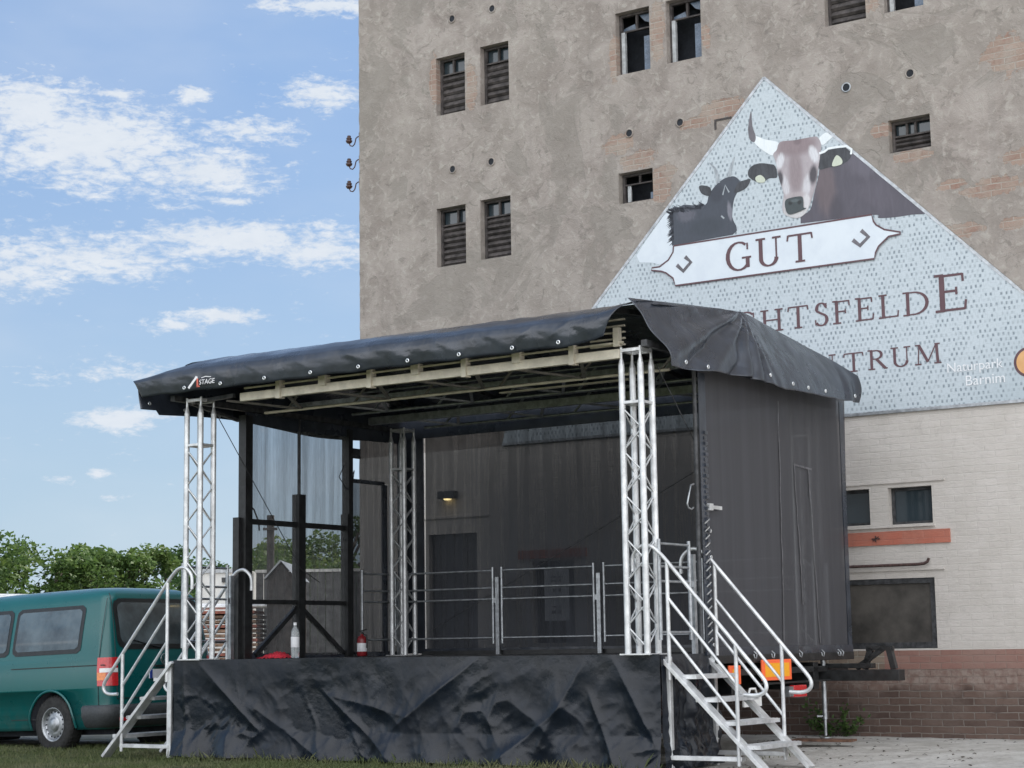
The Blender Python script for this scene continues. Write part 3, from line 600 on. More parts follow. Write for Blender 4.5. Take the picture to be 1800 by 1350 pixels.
ART = {
'cow_body':[(7.14,6.67),(7.18,6.89),(7.33,6.97),(7.52,6.95),(7.59,6.87),(7.92,6.58),(8.3,6.2),(8.47,6.01),(8.29,6.01),(8.09,6.01),(7.88,6.03),(7.8,6.08),(6.88,6.11),(6.88,6.2),(7.01,6.26),(7.08,6.48)],
'cow_face':[(6.55,7.02),(6.6,7.07),(6.65,7.16),(6.84,7.15),(7.08,7.15),(7.15,7.13),(7.19,7.03),(7.17,6.9),(7.14,6.75),(7.1,6.56),(7.04,6.39),(6.99,6.28),(6.93,6.21),(6.84,6.18),(6.74,6.21),(6.66,6.27),(6.65,6.37),(6.67,6.51),(6.63,6.65),(6.6,6.79),(6.58,6.92)],
'cow_crown':[(6.6,7.05),(6.65,7.16),(6.84,7.14),(7.08,7.14),(7.16,7.11),(7.18,6.99),(7.04,6.94),(6.94,6.86),(6.91,6.7),(6.87,6.59),(6.8,6.6),(6.75,6.79),(6.7,6.93)],
'cow_stripe':[(6.75,6.79),(6.91,6.78),(6.92,6.58),(6.87,6.46),(6.74,6.49),(6.7,6.62)],
'cheek_l':[(6.58,6.97),(6.68,6.96),(6.73,6.83),(6.71,6.78),(6.64,6.83),(6.59,6.85)],
'cheek_r':[(7.02,6.88),(7.07,6.95),(7.15,7.04),(7.16,6.9),(7.11,6.83),(7.03,6.76),(6.97,6.73)],
'jaw_r':[(6.92,6.51),(6.98,6.59),(7.03,6.57),(7.05,6.49),(7.02,6.39),(6.98,6.32),(6.96,6.4)],
'eye_l':[(6.6,6.83),(6.69,6.8),(6.7,6.66),(6.65,6.56),(6.61,6.65)],
'eye_r':[(6.98,6.71),(7.06,6.82),(7.13,6.8),(7.11,6.63),(7.05,6.56),(7.0,6.63)],
'muzzle':[(6.65,6.28),(6.67,6.43),(6.75,6.48),(6.92,6.47),(6.99,6.38),(7.0,6.28),(6.91,6.21),(6.8,6.18),(6.71,6.23)],
'nose':[(6.69,6.41),(6.74,6.44),(6.9,6.44),(6.93,6.39),(6.93,6.3),(6.96,6.28),(6.8,6.24),(6.72,6.25),(6.69,6.33)],
'ear_l':[(6.59,6.73),(6.48,6.73),(6.39,6.69),(6.3,6.72),(6.21,6.79),(6.2,6.86),(6.25,6.92),(6.36,6.94),(6.49,6.91),(6.57,6.87)],
'tag_l':[(6.3,6.77),(6.37,6.79),(6.43,6.73),(6.41,6.69),(6.32,6.71)],
'ear_r':[(7.16,6.91),(7.29,6.97),(7.52,6.95),(7.57,6.89),(7.55,6.8),(7.42,6.74),(7.28,6.74),(7.15,6.74)],
'tag_r':[(7.32,6.75),(7.38,6.87),(7.45,6.81),(7.44,6.75)],
'horn_l':[(6.56,7.01),(6.43,7.08),(6.3,7.21),(6.31,7.28),(6.33,7.29),(6.44,7.23),(6.63,7.15)],
'horn_tip':[(6.27,7.62),(6.28,7.43),(6.32,7.29),(6.3,7.22),(6.24,7.26),(6.22,7.36),(6.23,7.47)],
'horn_r':[(7.16,7.11),(7.24,7.17),(7.32,7.16),(7.37,7.13),(7.27,7.06),(7.2,7.03)],
'goat':[(5.12,6.56),(5.22,6.56),(5.29,6.58),(5.44,6.55),(5.6,6.54),(5.65,6.66),(5.76,6.77),(5.88,6.83),(6.01,6.83),(6.09,6.74),(6.05,6.64),(5.99,6.53),(5.96,6.33),(5.96,6.1),(5.1,6.08),(5.09,6.34)],
'goat_ear_l':[(5.66,6.64),(5.55,6.68),(5.51,6.77),(5.55,6.79),(5.67,6.74)],
'goat_ear_r':[(6.0,6.63),(6.06,6.74),(6.14,6.76),(6.23,6.76),(6.18,6.67),(6.09,6.63)],
'goat_blaze':[(5.9,6.54),(5.96,6.43),(5.95,6.34),(5.91,6.31),(5.87,6.39)],
'white_patch':[(4.68,6.15),(4.82,6.3),(4.99,6.48),(5.1,6.54),(5.1,6.08),(5.13,6.06),(5.13,5.99),(5.06,5.91),(4.92,5.86),(4.81,5.9),(4.62,5.93),(4.58,6.02)],
'plaque':[(5.13,6.07),(7.8,6.08),(7.82,6.0),(7.85,5.95),(7.95,5.88),(8.15,5.82),(8.15,5.8),(8.0,5.79),(7.87,5.69),(7.83,5.62),(7.81,5.55),(5.14,5.56),(5.11,5.66),(5.01,5.74),(4.94,5.77),(4.8,5.8),(4.81,5.83),(4.92,5.83),(5.05,5.9),(5.12,5.99)],
'rim':[(7.16,6.93),(7.23,6.94),(7.28,6.97),(7.4,6.97),(7.52,6.96),(7.58,6.91),(7.57,6.85)],
'goat_horn_l':[(5.78,6.78),(5.77,6.89),(5.74,6.98),(5.67,7.06)],
'goat_horn_r':[(5.93,6.84),(5.97,6.96),(6.02,7.08)],
'goat_mark':[(5.84,6.62),(5.88,6.74),(5.93,6.64)],
'goat_mark2':[(5.81,6.36),(5.85,6.32)],
'dia_l':[(5.17,5.82),(5.26,5.73),(5.37,5.83),(5.29,5.91)],
'dia_r':[(7.55,5.81),(7.64,5.73),(7.75,5.82),(7.66,5.91)],
}

def smooth_outline(P,n=4):
    out=[]; m=len(P)
    for i in range(m):
        a,b,c,d=[Vector(P[(i+k)%m]) for k in (-1,0,1,2)]
        sharp=(b-a).length>.35 or (c-b).length>.35
        for k in range(1 if sharp else n):
            t=k/n; q=b if sharp else .5*((2*b)+(-a+c)*t+(2*a-5*b+4*c-d)*t*t+(-a+3*b-3*c+d)*t**3); out.append((q.x,q.y))
    return out
def art(keys,mat,layer,name,parent):
    mb=MB(); y=BY-.002*layer
    for k in keys: mb.poly([(p[0],y,p[1]) for p in (ART[k] if k in ('plaque','white_patch') else smooth_outline(ART[k]))])
    return mb.build(name,M[mat],parent)
def stroke2(mb,pts,w,y,closed=False):
    # ribbon along pts (x,z); w = width, or a function of direction
    n=len(pts); L=[]; Rr=[]
    for i in range(n):
        a=Vector(pts[max(i-1,0)]); b=Vector(pts[min(i+1,n-1)]); d=(b-a).normalized(); nrm=Vector((-d.y,d.x)); ww=(w(d,i/(n-1)) if callable(w) else w)/2
        p=Vector(pts[i]); L.append(p+nrm*ww); Rr.append(p-nrm*ww)
    mb.add([(q.x,y,q.y) for q in L+Rr],[(i,i+1,n+i+1,n+i) for i in range(n-1)])
pic=MB(); cow=art(['cow_body'],'p_cowbody',1,'cow_picture',bn)
art(['horn_l'],'p_horn',1.5,'horn',cow); art(['horn_r'],'p_horn',1.5,'horn',cow); art(['ear_l'],'p_dark',2,'ear',cow); art(['ear_r'],'p_dark',2,'ear',cow); art(['cow_face'],'p_cowface',3,'face',cow)

art(['nose'],'p_nose',7,'nose',cow); art(['horn_tip'],'p_hornd',2,'horn_tip',cow); art(['tag_l'],'p_tag',4,'ear_tag',cow); art(['tag_r'],'p_tag',4,'ear_tag',cow)
mb=MB(); stroke2(mb,ART['rim'],.028,BY-.009); mb.build('ear_rim',M['p_horn'],cow)
art(['white_patch'],'p_plaque',.5,'blank_patch',bn)
goat=art(['goat'],'p_goatbody',1,'goat_picture',bn); art(['goat_ear_l'],'p_dark',2,'ear',goat); art(['goat_ear_r'],'p_dark',2,'ear',goat); pass
mb=MB(); stroke2(mb,ART['goat_horn_l'],lambda d,t:.06*(1-t*.8),BY-.005); stroke2(mb,ART['goat_horn_r'],lambda d,t:.06*(1-t*.8),BY-.005)
for k in ('goat_mark','goat_mark2'): stroke2(mb,ART[k],.02,BY-.006)
mb.build('horns',M['p_goatlight'],goat)
tuft=MB(); rr=random.Random(8)
for i in range(70):
    x=rr.uniform(5.08,5.6); z=6.53+rr.uniform(-.03,.03); a=rr.uniform(2.3,3.3); L_=rr.uniform(.05,.11)
    tuft.add([(x,BY-.003,z-.03),(x+.02,BY-.003,z-.01),(x+math.cos(a)*L_,BY-.003,z+math.sin(a)*L_*.7)],[(0,1,2)])
for i in range(40):
    z=rr.uniform(6.1,6.5); L_=rr.uniform(.03,.08); tuft.add([(5.13,BY-.003,z),(5.13,BY-.003,z+.03),(5.1-L_,BY-.003,z-.03)],[(0,1,2)])
tuft.build('fur_edge',M['p_black'],goat)
pq=art(['plaque'],'p_plaque',8,'plaque',bn)
mb=MB(); P_=ART['plaque']; stroke2(mb,P_+[P_[0]],.02,BY-.0185); mb.build('plaque_outline',M['p_letter'],pq)
for k in ('dia_l','dia_r'): mb=MB(); stroke2(mb,ART[k],.05,BY-.0185); mb.build('plaque_rivet',M['p_hornd'],pq)
# serif letters drawn as pen strokes: unit square boxes, thick uprights, thin curves and serifs
def arc(cx,cz,rx,rz,a0,a1,n=14): return [(cx+rx*math.cos(R(a0+(a1-a0)*i/n)),cz+rz*math.sin(R(a0+(a1-a0)*i/n))) for i in range(n+1)]
GLY={ # (stroke pts, kind) kinds: V thick upright, H thin, C contrast curve; serif list (x,z,half width)
 'G':[('C',arc(.52,.5,.44,.48,52,318)),('V',[(.86,.08),(.86,.42)]),('S',(.82,.43,.18)),('H',[(.86,.70),(.86,.93)])],
 'C':[('C',arc(.54,.5,.46,.48,48,312)),('H',[(.88,.72),(.88,.93)])],
 'U':[('V',[(.2,.97),(.2,.3)]),('C',[(.2,.32)]+arc(.49,.3,.29,.27,180,360)),('H',[(.78,.3),(.78,.97)]),('S',(.2,.97,.18)),('S',(.8,.97,.16))],
 'T':[('V',[(.5,.03),(.5,.95)]),('H',[(.06,.94),(.94,.94)]),('H',[(.06,.96),(.03,.76)]),('H',[(.94,.96),(.97,.76)]),('S',(.5,.03,.18))],
 'H':[('V',[(.2,.03),(.2,.97)]),('V',[(.8,.03),(.8,.97)]),('H',[(.2,.52),(.8,.52)]),('S',(.2,.03,.17)),('S',(.8,.03,.17)),('S',(.2,.97,.17)),('S',(.8,.97,.17))],
 'S':[('C',[(.84,.80)]+arc(.52,.73,.30,.25,30,200)+arc(.5,.27,.36,.25,60,-150)[1:]),('H',[(.84,.97),(.84,.74)]),('H',[(.14,.05),(.14,.28)])],
 'F':[('V',[(.26,.03),(.26,.97)]),('H',[(.26,.95),(.92,.95)]),('H',[(.26,.52),(.72,.52)]),('H',[(.92,.97),(.93,.74)]),('H',[(.72,.62),(.72,.42)]),('S',(.26,.03,.22)),('S',(.18,.97,.14))],
 'E':[('V',[(.26,.03),(.26,.97)]),('H',[(.26,.95),(.90,.95)]),('H',[(.26,.53),(.70,.53)]),('H',[(.26,.04),(.94,.04)]),('H',[(.90,.97),(.91,.76)]),('H',[(.94,.02),(.98,.27)]),('H',[(.70,.63),(.70,.43)]),('S',(.18,.97,.14)),('S',(.18,.03,.14))],
 'L':[('V',[(.26,.03),(.26,.97)]),('H',[(.26,.04),(.94,.04)]),('H',[(.94,.02),(.98,.28)]),('S',(.26,.97,.2)),('S',(.18,.03,.14))],
 'D':[('V',[(.22,.03),(.22,.97)]),('C',[(.22,.96),(.4,.96)]+arc(.45,.5,.48,.46,86,-86)+[(.4,.04),(.22,.04)]),('S',(.16,.97,.12)),('S',(.16,.03,.12))],
 'N':[('H',[(.2,.03),(.2,.97)]),('V',[(.2,.97),(.8,.03)]),('H',[(.8,.03),(.8,.97)]),('S',(.2,.03,.15)),('S',(.14,.97,.13)),('S',(.8,.97,.15))],
 'R':[('V',[(.22,.03),(.22,.97)]),('C',[(.22,.95),(.45,.95)]+arc(.45,.74,.27,.21,88,-88)+[(.22,.53)]),('V',[(.46,.53),(.90,.03)]),('S',(.22,.03,.17)),('S',(.16,.97,.12)),('S',(.92,.03,.09))],
 'M':[('H',[(.14,.03),(.19,.97)]),('V',[(.19,.97),(.5,.12)]),('H',[(.5,.12),(.81,.97)]),('V',[(.83,.97),(.86,.03)]),('S',(.14,.03,.12)),('S',(.86,.03,.13)),('S',(.15,.97,.1)),('S',(.86,.97,.1))],
 'A':[('H',[(.1,.03),(.5,.98)]),('V',[(.5,.98),(.88,.03)]),('H',[(.26,.38),(.74,.38)]),('S',(.1,.03,.13)),('S',(.88,.03,.14))],
 'B':[('V',[(.22,.03),(.22,.97)]),('C',[(.22,.95),(.45,.95)]+arc(.45,.74,.25,.21,88,-88)+[(.22,.53)]),('C',[(.22,.54),(.5,.54)]+arc(.5,.29,.33,.25,88,-88)+[(.22,.04)]),('S',(.16,.97,.12)),('S',(.16,.03,.12))],
 'Z':[('H',[(.1,.95),(.88,.95)]),('V',[(.86,.93),(.1,.06)]),('H',[(.1,.04),(.92,.04)]),('H',[(.1,.97),(.08,.76)]),('H',[(.92,.02),(.95,.26)])]}
def letter(mb,ch,x0,x1,z0,h,y):
    W=x1-x0; th=.145*h; tn=.06*h
    P=lambda p:(x0+p[0]*W, z0+p[1]*h)
    lay=0
    for k,d in GLY[ch]:
        lay+=1; yy=y-.0004*lay
        if k=='S':
            c=P(d); mb.add([(c[0]-d[2]*W,yy,c[1]-tn*.55),(c[0]+d[2]*W,yy,c[1]-tn*.55),(c[0]+d[2]*W,yy,c[1]+tn*.55),(c[0]-d[2]*W,yy,c[1]+tn*.55)],[(0,1,2,3)])
        else:
            fn={'V':th,'H':tn*1.05,'C':(lambda dd,t:tn+(th*1.05-tn)*abs(dd.y)**1.5)}[k]
            stroke2(mb,[P(p) for p in d],fn,yy)
def word(name,items,y=BY-.004,mat='p_letter'):
    for (ch,x0,x1,z0,h) in items:
        mb=MB(); letter(mb,ch,x0,x1,z0,h,y); mb.build('letter',M[mat],bn)
word('lettering_gut',[('G',5.86,6.21,5.635,.36),('U',6.27,6.63,5.635,.36),('T',6.69,7.04,5.635,.36)],BY-.020)
word('lettering_place',[('A',4.02,4.44,4.83,.44),('L',4.47,4.72,4.83,.28),('B',4.80,5.04,4.83,.28),('R',5.10,5.38,4.83,.28),('E',5.44,5.68,4.83,.28),('C',5.74+.21,6.24,4.835,.28),('H',6.29,6.61,4.835,.27),
  ('T',6.66,6.94,4.835,.28),('S',7.0,7.2,4.83,.28),('F',7.24,7.48,4.83,.28),('E',7.53,7.77,4.83,.28),('L',7.82,8.08,4.83,.28),('D',8.12,8.45,4.825,.28),('E',8.51,8.90,4.82,.44)])
word('lettering_centre',[('Z',6.35,6.58,4.24,.235),('E',6.66,6.88,4.24,.235),('N',6.98,7.28,4.24,.235),('T',7.36,7.62,4.24,.235),('R',7.66,7.91,4.24,.235),('U',7.95,8.21,4.24,.235),('M',8.24,8.57,4.24,.235)])
def textmesh(s,size,name,mat,parent,mtx,extr=.001,shear=0.):
    cu=bpy.data.curves.new(name,'FONT'); cu.body=s; cu.size=size; cu.extrude=extr; cu.shear=shear
    to=bpy.data.objects.new(name+'_tmp',cu); col.objects.link(to); bpy.context.view_layer.update()
    me=bpy.data.meshes.new_from_object(to.evaluated_get(bpy.context.evaluated_depsgraph_get())); bpy.data.objects.remove(to)
    off=off_of(parent); me.transform(Matrix.Translation(-off)@mtx); me.materials.clear(); me.materials.append(M[mat])
    o=bpy.data.objects.new(name,me); col.objects.link(o); o.parent=parent; return o
UPR=Matrix.Rotation(R(90),4,'X')
textmesh('Naturpark',.155,'lettering_park','p_white',bn,Matrix.Translation((8.62,BY-.006,4.12))@UPR)
textmesh('Barnim',.165,'lettering_region','p_white',bn,Matrix.Translation((8.83,BY-.006,3.95))@UPR)
em=MB().poly([(9.575+.17*math.cos(a*math.pi/16),BY-.004,4.15+.17*math.sin(a*math.pi/16)) for a in range(32)]).build('emblem',M['p_letter'],bn)
MB().poly([(9.575+.14*math.cos(a*math.pi/16),BY-.006,4.15+.14*math.sin(a*math.pi/16)) for a in range(32)]).build('emblem_disc',M['p_orange'],em)
# ------------------------------------------------------------------ mobile stage
st=root('mobile_stage',S,(3,2,0),'black covered mobile event stage with truss towers and netting walls in front of the mill','stage')
HD=1.02
dk=MB().box(.01,5.99,.01,4.2,HD-.1,HD-.002); dk.build('deck',M['board'],st)
# front skirt with sagging folds
def skf(u,z,seed=0.):
    """outward displacement of the hanging skirt; u metres along, z height"""
    t=1-z/HD; d=.0
    for (u0,z0,u1,z1,w,a) in ((.35,1.0,1.15,.35,.10,.05),(4.0,1.0,3.1,.40,.12,.055),(3.1,.45,2.3,.62,.10,.03),(5.2,.95,4.7,.2,.14,.045),(5.5,1.0,5.9,.3,.10,.05),(.15,.9,.2,.1,.06,.03),(1.2,.5,2.0,.05,.12,.035),(2.2,.6,2.9,.08,.12,.05),(4.9,.5,4.3,.08,.12,.05),(5.3,.55,5.5,.1,.07,.05)):
        ax,az=u1-u0,z1-z0; L=math.hypot(ax,az); q=((u-u0)*ax+(z-z0)*az)/L; p=((u-u0)*-az+(z-z0)*ax)/L
        e=1.0 if 0<=q<=L else math.exp(-((q if q<0 else q-L)/.12)**2)
        d+=.55*a*e*math.exp(-abs(p)/(w*.6))*min(1,max(.0,t*3+.1))
    n1=noise.noise((u*1.0+seed,z*1.3,1.3)); n2=noise.noise((u*2.3+z*1.2+seed,z*2.6-u*.5,4.)); n3=noise.noise((u*5.2-z*2.5+n1*2,z*4.2+u,7.)); n4=noise.noise((u*12+n2*2,z*9-u*3,2.))
    d+=min(1,t*1.6)*(.035*n1-.030*abs(n2)**.85-.012*abs(n3)**.8-.004*abs(n4)**.8+.01)
    if z<.28: d+=(.28-z)*.30*(.55+.6*noise.noise((u*2.2+seed,0,5))) + .02*math.sin(u*9+3*noise.noise((u,0,2)))*(.28-z)/.28
    return d
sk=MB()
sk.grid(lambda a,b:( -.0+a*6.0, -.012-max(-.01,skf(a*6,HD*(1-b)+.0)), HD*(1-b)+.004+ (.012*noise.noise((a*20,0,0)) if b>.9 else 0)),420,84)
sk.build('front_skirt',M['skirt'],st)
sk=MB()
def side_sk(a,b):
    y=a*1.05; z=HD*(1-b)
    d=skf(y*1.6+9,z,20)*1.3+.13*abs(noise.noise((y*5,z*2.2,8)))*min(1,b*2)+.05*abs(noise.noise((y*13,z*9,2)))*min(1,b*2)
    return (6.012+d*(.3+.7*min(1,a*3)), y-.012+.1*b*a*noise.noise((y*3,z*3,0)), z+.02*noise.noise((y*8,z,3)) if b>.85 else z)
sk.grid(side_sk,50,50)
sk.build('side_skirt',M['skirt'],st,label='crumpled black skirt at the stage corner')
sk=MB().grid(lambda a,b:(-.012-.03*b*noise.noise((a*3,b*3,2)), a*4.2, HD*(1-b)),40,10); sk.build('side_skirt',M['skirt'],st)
# roof sheet: hipped, low ridge
def rz(y): # height of roof top over depth
    pts=[(.12,4.285),(.22,4.305),(2.0,4.46),(3.8,4.19),(4.05,4.02)]
    for (a,za),(b,zb) in zip(pts,pts[1:]):
        if y<=b: return za+(zb-za)*max(0,(y-a))/(b-a)
    return pts[-1][1]
rf=MB()
def roof(a,b):
    y=.12+b*3.93; X=-.34+a*6.31
    z=rz(y); dl=max(0,.40-(X+.34))/.40; dr=max(0,X-5.92)/.40
    z-= .24*dl**1.2 + (z-4.0)*dr**1.2
    z+= .012*noise.noise((X*1.3,y*2.2,0))
    return (X,y,z)
rf.grid(roof,70,40); rf.build('roof_sheet',M['canopy'],st)
# front fascia, rolled over the front edge
FP=[(-.30,3.885),(-.33,3.98),(-.335,4.06),(-.31,4.125),(-.24,4.18),(-.12,4.23),(.03,4.275),(.20,4.315)]
def fas(a,b):
    k=b*(len(FP)-1); i=min(int(k),len(FP)-2); f=k-i
    y=FP[i][0]*(1-f)+FP[i+1][0]*f; z=FP[i][1]*(1-f)+FP[i+1][1]*f
    xl=-.235-.13*min(1,b*2.4)+.46*max(0,(b-.45)/.55)**1.3; xr=5.66+.26*min(1,b*1.4)
    X=xl+(xr-xl)*a
    # drop at the left tip
    if X<.35: z-= max(0,(.35-X)/.7)*.20*max(0,(b-.25)/.75)
    if X>5.3: z+= (1-b)*.10*((X-5.3)/.5)**2
    p=X*1.0+z*2.2; q=X*.45-z
    wr=.009*noise.noise((X*2.2+z*3.6,z*2-X*.3,0))+.012*(abs(noise.noise((X*2.6+z*6,z*3,5)))-.2)+.006*abs(noise.noise((X*7+z*14,z*5,9)))
    g=max(0,(b-.5)/.5); wr+=.012*g*noise.noise((X*9+z*5,z*10,2))
    fold=0
    for fx in (.35,.75,1.25,1.9,2.6,3.1,3.7,4.3,4.9,5.3):
        l=X-(fx+(4.12-z)*1.9*(1 if fx<4.6 else -.8)); fold+=.020*math.exp(-abs(l)/.05)*math.exp(-((z-4.05)/.10)**2)*(.6+.6*noise.noise((fx*7,1,1)))
    e=math.sin(min(1,b*3)*math.pi/2)
    sc_=.006*math.sin((X-.43)/.62*2*math.pi)*(1-b)
    return (X, y-(wr+fold)*(.3+.7*e), z+sc_+.006*noise.noise((X*4,0,0))+g*.008*noise.noise((X*6,0,3)))
fs=MB().grid(fas,330,26); fa=fs.build('front_fascia',M['canopy'],st)
so_=fa.modifiers.new('thick','SOLIDIFY'); so_.thickness=.004
# right side cover
TL=[(5.86,-.20,4.29),(5.92,.5,4.34),(5.95,1.25,4.40),(5.96,2.0,4.46),(6.0,2.7,4.36),(6.04,3.3,4.27),(6.10,3.8,4.18),(6.32,4.06,4.0)]
BLn=[(6.20,.02,3.65),(6.24,.45,3.65),(6.26,1.0,3.68),(6.28,1.5,3.69),(6.30,2.2,3.66),(6.34,3.0,3.67),(6.35,3.62,3.68),(6.33,4.04,3.70)]
def lerpl(L,t):
    k=t*(len(L)-1); i=min(int(k),len(L)-2); f=k-i
    return Vector(L[i]).lerp(Vector(L[i+1]),f)
def sidec(a,b):
    t=lerpl(TL,a); bo=lerpl(BLn,a); p=bo.lerp(t,b)
    p.x += .035*math.sin(b*math.pi)
    # folds radiating from the ridge point
    dy=p.y-2.0; dz=4.46-p.z; th=math.atan2(dy,dz+.02)/1.0; r=math.hypot(dy,dz)
    win=math.exp(-((th+.7)/.55)**2)*min(1,r*2.2); p.x+=.10*win*(abs(math.sin(th*11+1.2*noise.noise((r*2,th*2,0))))**.7-.5)*(1-.2*b)
    win2=math.exp(-((th+1.25)/.3)**2)*min(1,r*1.2); p.x+=.03*win2*math.sin(th*30+1.0)
    p.x+=.010*noise.noise((p.y*1.7,p.z*2.5,1))+.010*abs(noise.noise((p.y*4,p.z*3,3)))
    if a>.86: p.x+=.035*math.sin((a-.86)/.14*math.pi*2)*(1-b)
    e=1-b; p.x+=.006*math.sin(p.y/.62*6.283)*e; p.z+=.012*noise.noise((p.y*3,0,1))*e
    return p
c=MB().grid(sidec,150,36).build('side_cover',M['canopy'],st); so_=c.modifiers.new('thick','SOLIDIFY'); so_.thickness=.004
# left side cover
def sidel(a,b):
    y=-.28+a*4.33; zt=rz(y)-.20; zb=3.74+(.05 if y<0 else 0)+.035*math.sin(y*1.9-.6)
    z=zb+(zt-zb)*b; x=-.33+.05*(1-b)+.02*noise.noise((y*2,z*2,0))+.05*math.sin(b*3.1416)*-.3
    return (x,y,z)
c=MB().grid(sidel,90,16).build('side_cover',M['canopy'],st); so_=c.modifiers.new('thick','SOLIDIFY'); so_.thickness=.004
# inner black curtain headers above the netting
hb=MB().box(.0,6.0,4.18,4.2,3.77,4.14); hb.grid(lambda a,b:(.015,1.1+a*3.1,3.70+b*.40+.02*noise.noise((a*6,0,0))),30,4); hb.grid(lambda a,b:(5.985,.9+a*3.3,3.66+b*.45),30,4)
hb.build('header_curtain',M['canopy'],st)
# eyelets
def ring(c,ax,r=.021):
    ey=MB()
    prof=[(r*.5,-.004),(r*.62,-.008),(r,-.006),(r*1.02,.0)]; ey.lathe([(q,h) if ax!='x+' else (q,-h) for q,h in prof],c,12,'y' if ax=='y' else 'x'); ey.build('eyelet',M['eyelet'],st)
for x in (.43,.95,1.57,2.19,2.81,3.43,4.05,4.67,5.19): ring((x,fas((x+.235)/5.9,.12)[1]-.012,3.925),'y')
for y,z in ((1.73,3.74),(2.25,3.71),(2.62,3.71),(3.05,3.72),(3.83,3.75)): ring((6.372,y,z),'x+')
ring((6.27,.15,3.69),'x+'); ring((6.29,.55,3.69),'x+')
for y,z in ((-.16,3.83),(.4,3.81),(.96,3.79),(1.45,3.80),(2.0,3.80),(2.5,3.80),(3.0,3.77)): ring((-.26,y,z),'x+')  # bright rings stand in for sky showing through the left eyelets
# fascia logo: white and red peak with lettering
ly=-.385
lg=MB(); stroke2(lg,[(.535,3.905),(.655,4.02)],.028,ly); stroke2(lg,[(.655,4.02),(.665,3.97)],.02,ly-.001); stroke2(lg,[(.72,4.0),(.78,4.012),(.86,4.0)],.008,ly)
l1=lg.build('stage_logo',M['white_text'],st); lg=MB(); stroke2(lg,[(.665,4.0),(.668,3.91)],.024,ly-.002); stroke2(lg,[(.655,3.913),(.70,3.913)],.014,ly-.002); lg.build('logo_accent',M['red_text'],l1)
o=textmesh('STAGE',.075,'logo_lettering','white_text',st,Matrix.Translation((.69,ly-.002,3.93))@UPR,.001,.1)
# roof frame: cream beams, brackets and lattice
rb=MB()
rb.box(.95,5.66,-.03,.03,3.765,3.855); 
rb.build('front_beam',M['cream'],st,bevel=.004)
br=MB()
for i,x in enumerate((1.5,2.1,2.72,3.3,3.9,4.52,5.15)):
    wd=.045 if i%2 else .028; br.box(x-wd,x+wd,-.055,.035,3.83 if i%2 else 3.75,3.94)
br.tube([(1.0,-.01,3.905),(5.7,-.01,3.915)],.012); br.box(5.60,5.66,-.03,.03,3.88,4.06)
for k in range(5): br.box(5.3,5.68,.05+.0*k,.075,3.90+k*.06,3.915+k*.06)
br.build('beam_brackets',M['cream'],st)
def lattice(y0,y1,z,mat,x0=.6,x1=5.75,zz=0.):
    l=MB(); l.tube([(x0,y1,z-.05),(x1,y1,z-.05)],.018); k=0; x=x0+.1
    while x<x1-.5:
        l.bar((x,y0,z),(x+.42,y1,z-.05),.035,.02); l.bar((x+.84,y0,z),(x+.42,y1,z-.05),.035,.02); x+=1.22
    l.tube([(x0,y1,z+.2),(x1,y1,z+.2)],.014)
    for i in range(6): l.bar((x0+.3+i*.95,y1,z-.05),(x0+.55+i*.95,y1,z+.2),.02,.02)
    return l
lattice(0.04,.8,3.80,'cream').build('roof_lattice',M['lattice'],st); MB().tube([(.6,.78,3.745),(5.75,.78,3.745)],.016).build('roof_rail',M['cream'],st)
l=lattice(1.7,2.35,3.93,'cream'); l.box(.2,5.8,1.68,1.74,3.90,3.97); l.build('roof_lattice',M['galv'],st)
l=lattice(3.2,3.8,3.90,'cream'); l.box(.2,5.8,3.17,3.23,3.86,3.95); l.build('roof_lattice',M['galv'],st)
MB().box(3.3,4.9,1.47,1.53,3.80,3.815).build('roof_rail',M['cream'],st)
rr_=MB()
for x in (.35,1.7,3.0,4.3,5.65): rr_.bar((x,-.05,4.22),(x,2.0,4.38),.05,.05); rr_.bar((x,2.0,4.38),(x,3.9,4.10),.05,.05)
rr_.box(.0,.06,-.1,4.0,3.84,3.90); rr_.box(5.94,6.0,-.1,4.1,3.84,3.90); rr_.bar((.05,.1,3.85),(.05,.95,3.72),.035,.035); rr_.bar((.05,.15,3.84),(.8,.05,3.85),.04,.04)
rr_.build('rafters',M['dark_steel'],st)
# truss towers
def tower(x,y,top=3.87,tone='white_alu'):
    t=MB(); h=.102; r=.031
    t.box(x-.16,x+.16,y-.16,y+.16,HD-.001,HD+.012)
    leg=[(x-h,y-h),(x+h,y-h),(x+h,y+h),(x-h,y+h)]
    tw=t.build('truss_tower',M[tone],st); 
    for (a,b) in leg: MB().tube([(a,b,HD+.012),(a,b,3.70)],r,10).tube([(a,b,3.70),(a,b,3.77)],[r,r*.45],10).tube([(a,b,3.77),(a,b,top)],r*.45,8).build('leg',M[tone],tw)
    b_=MB(); z0=HD+.06; z1=3.30; n=11; dz=(z1-z0)/n
    for k in range(4):
        p=leg[k]; q=leg[(k+1)%4]
        for i in range(n):
            a,b=(p,q) if (i+k)%2 else (q,p)
            b_.tube([(a[0],a[1],z0+i*dz),(b[0],b[1],z0+(i+1)*dz)],.0085,6)
    b_.build('bracing',M[tone],tw)
    tf=MB()
    for k in range(4): tf.bar((*leg[k],top-.03),(*leg[(k+1)%4],top-.03),.03,.03)
    tf.build('top_frame',M[tone],tw)
    MB().box(x-h-.02,x+h+.02,y-h-.02,y+h+.02,3.335,3.36).build('collar_plate',M[tone],tw)
    return tw
tower(.25,.11); tower(5.765,.11); tower(.235,3.82); tower(5.765,3.82)
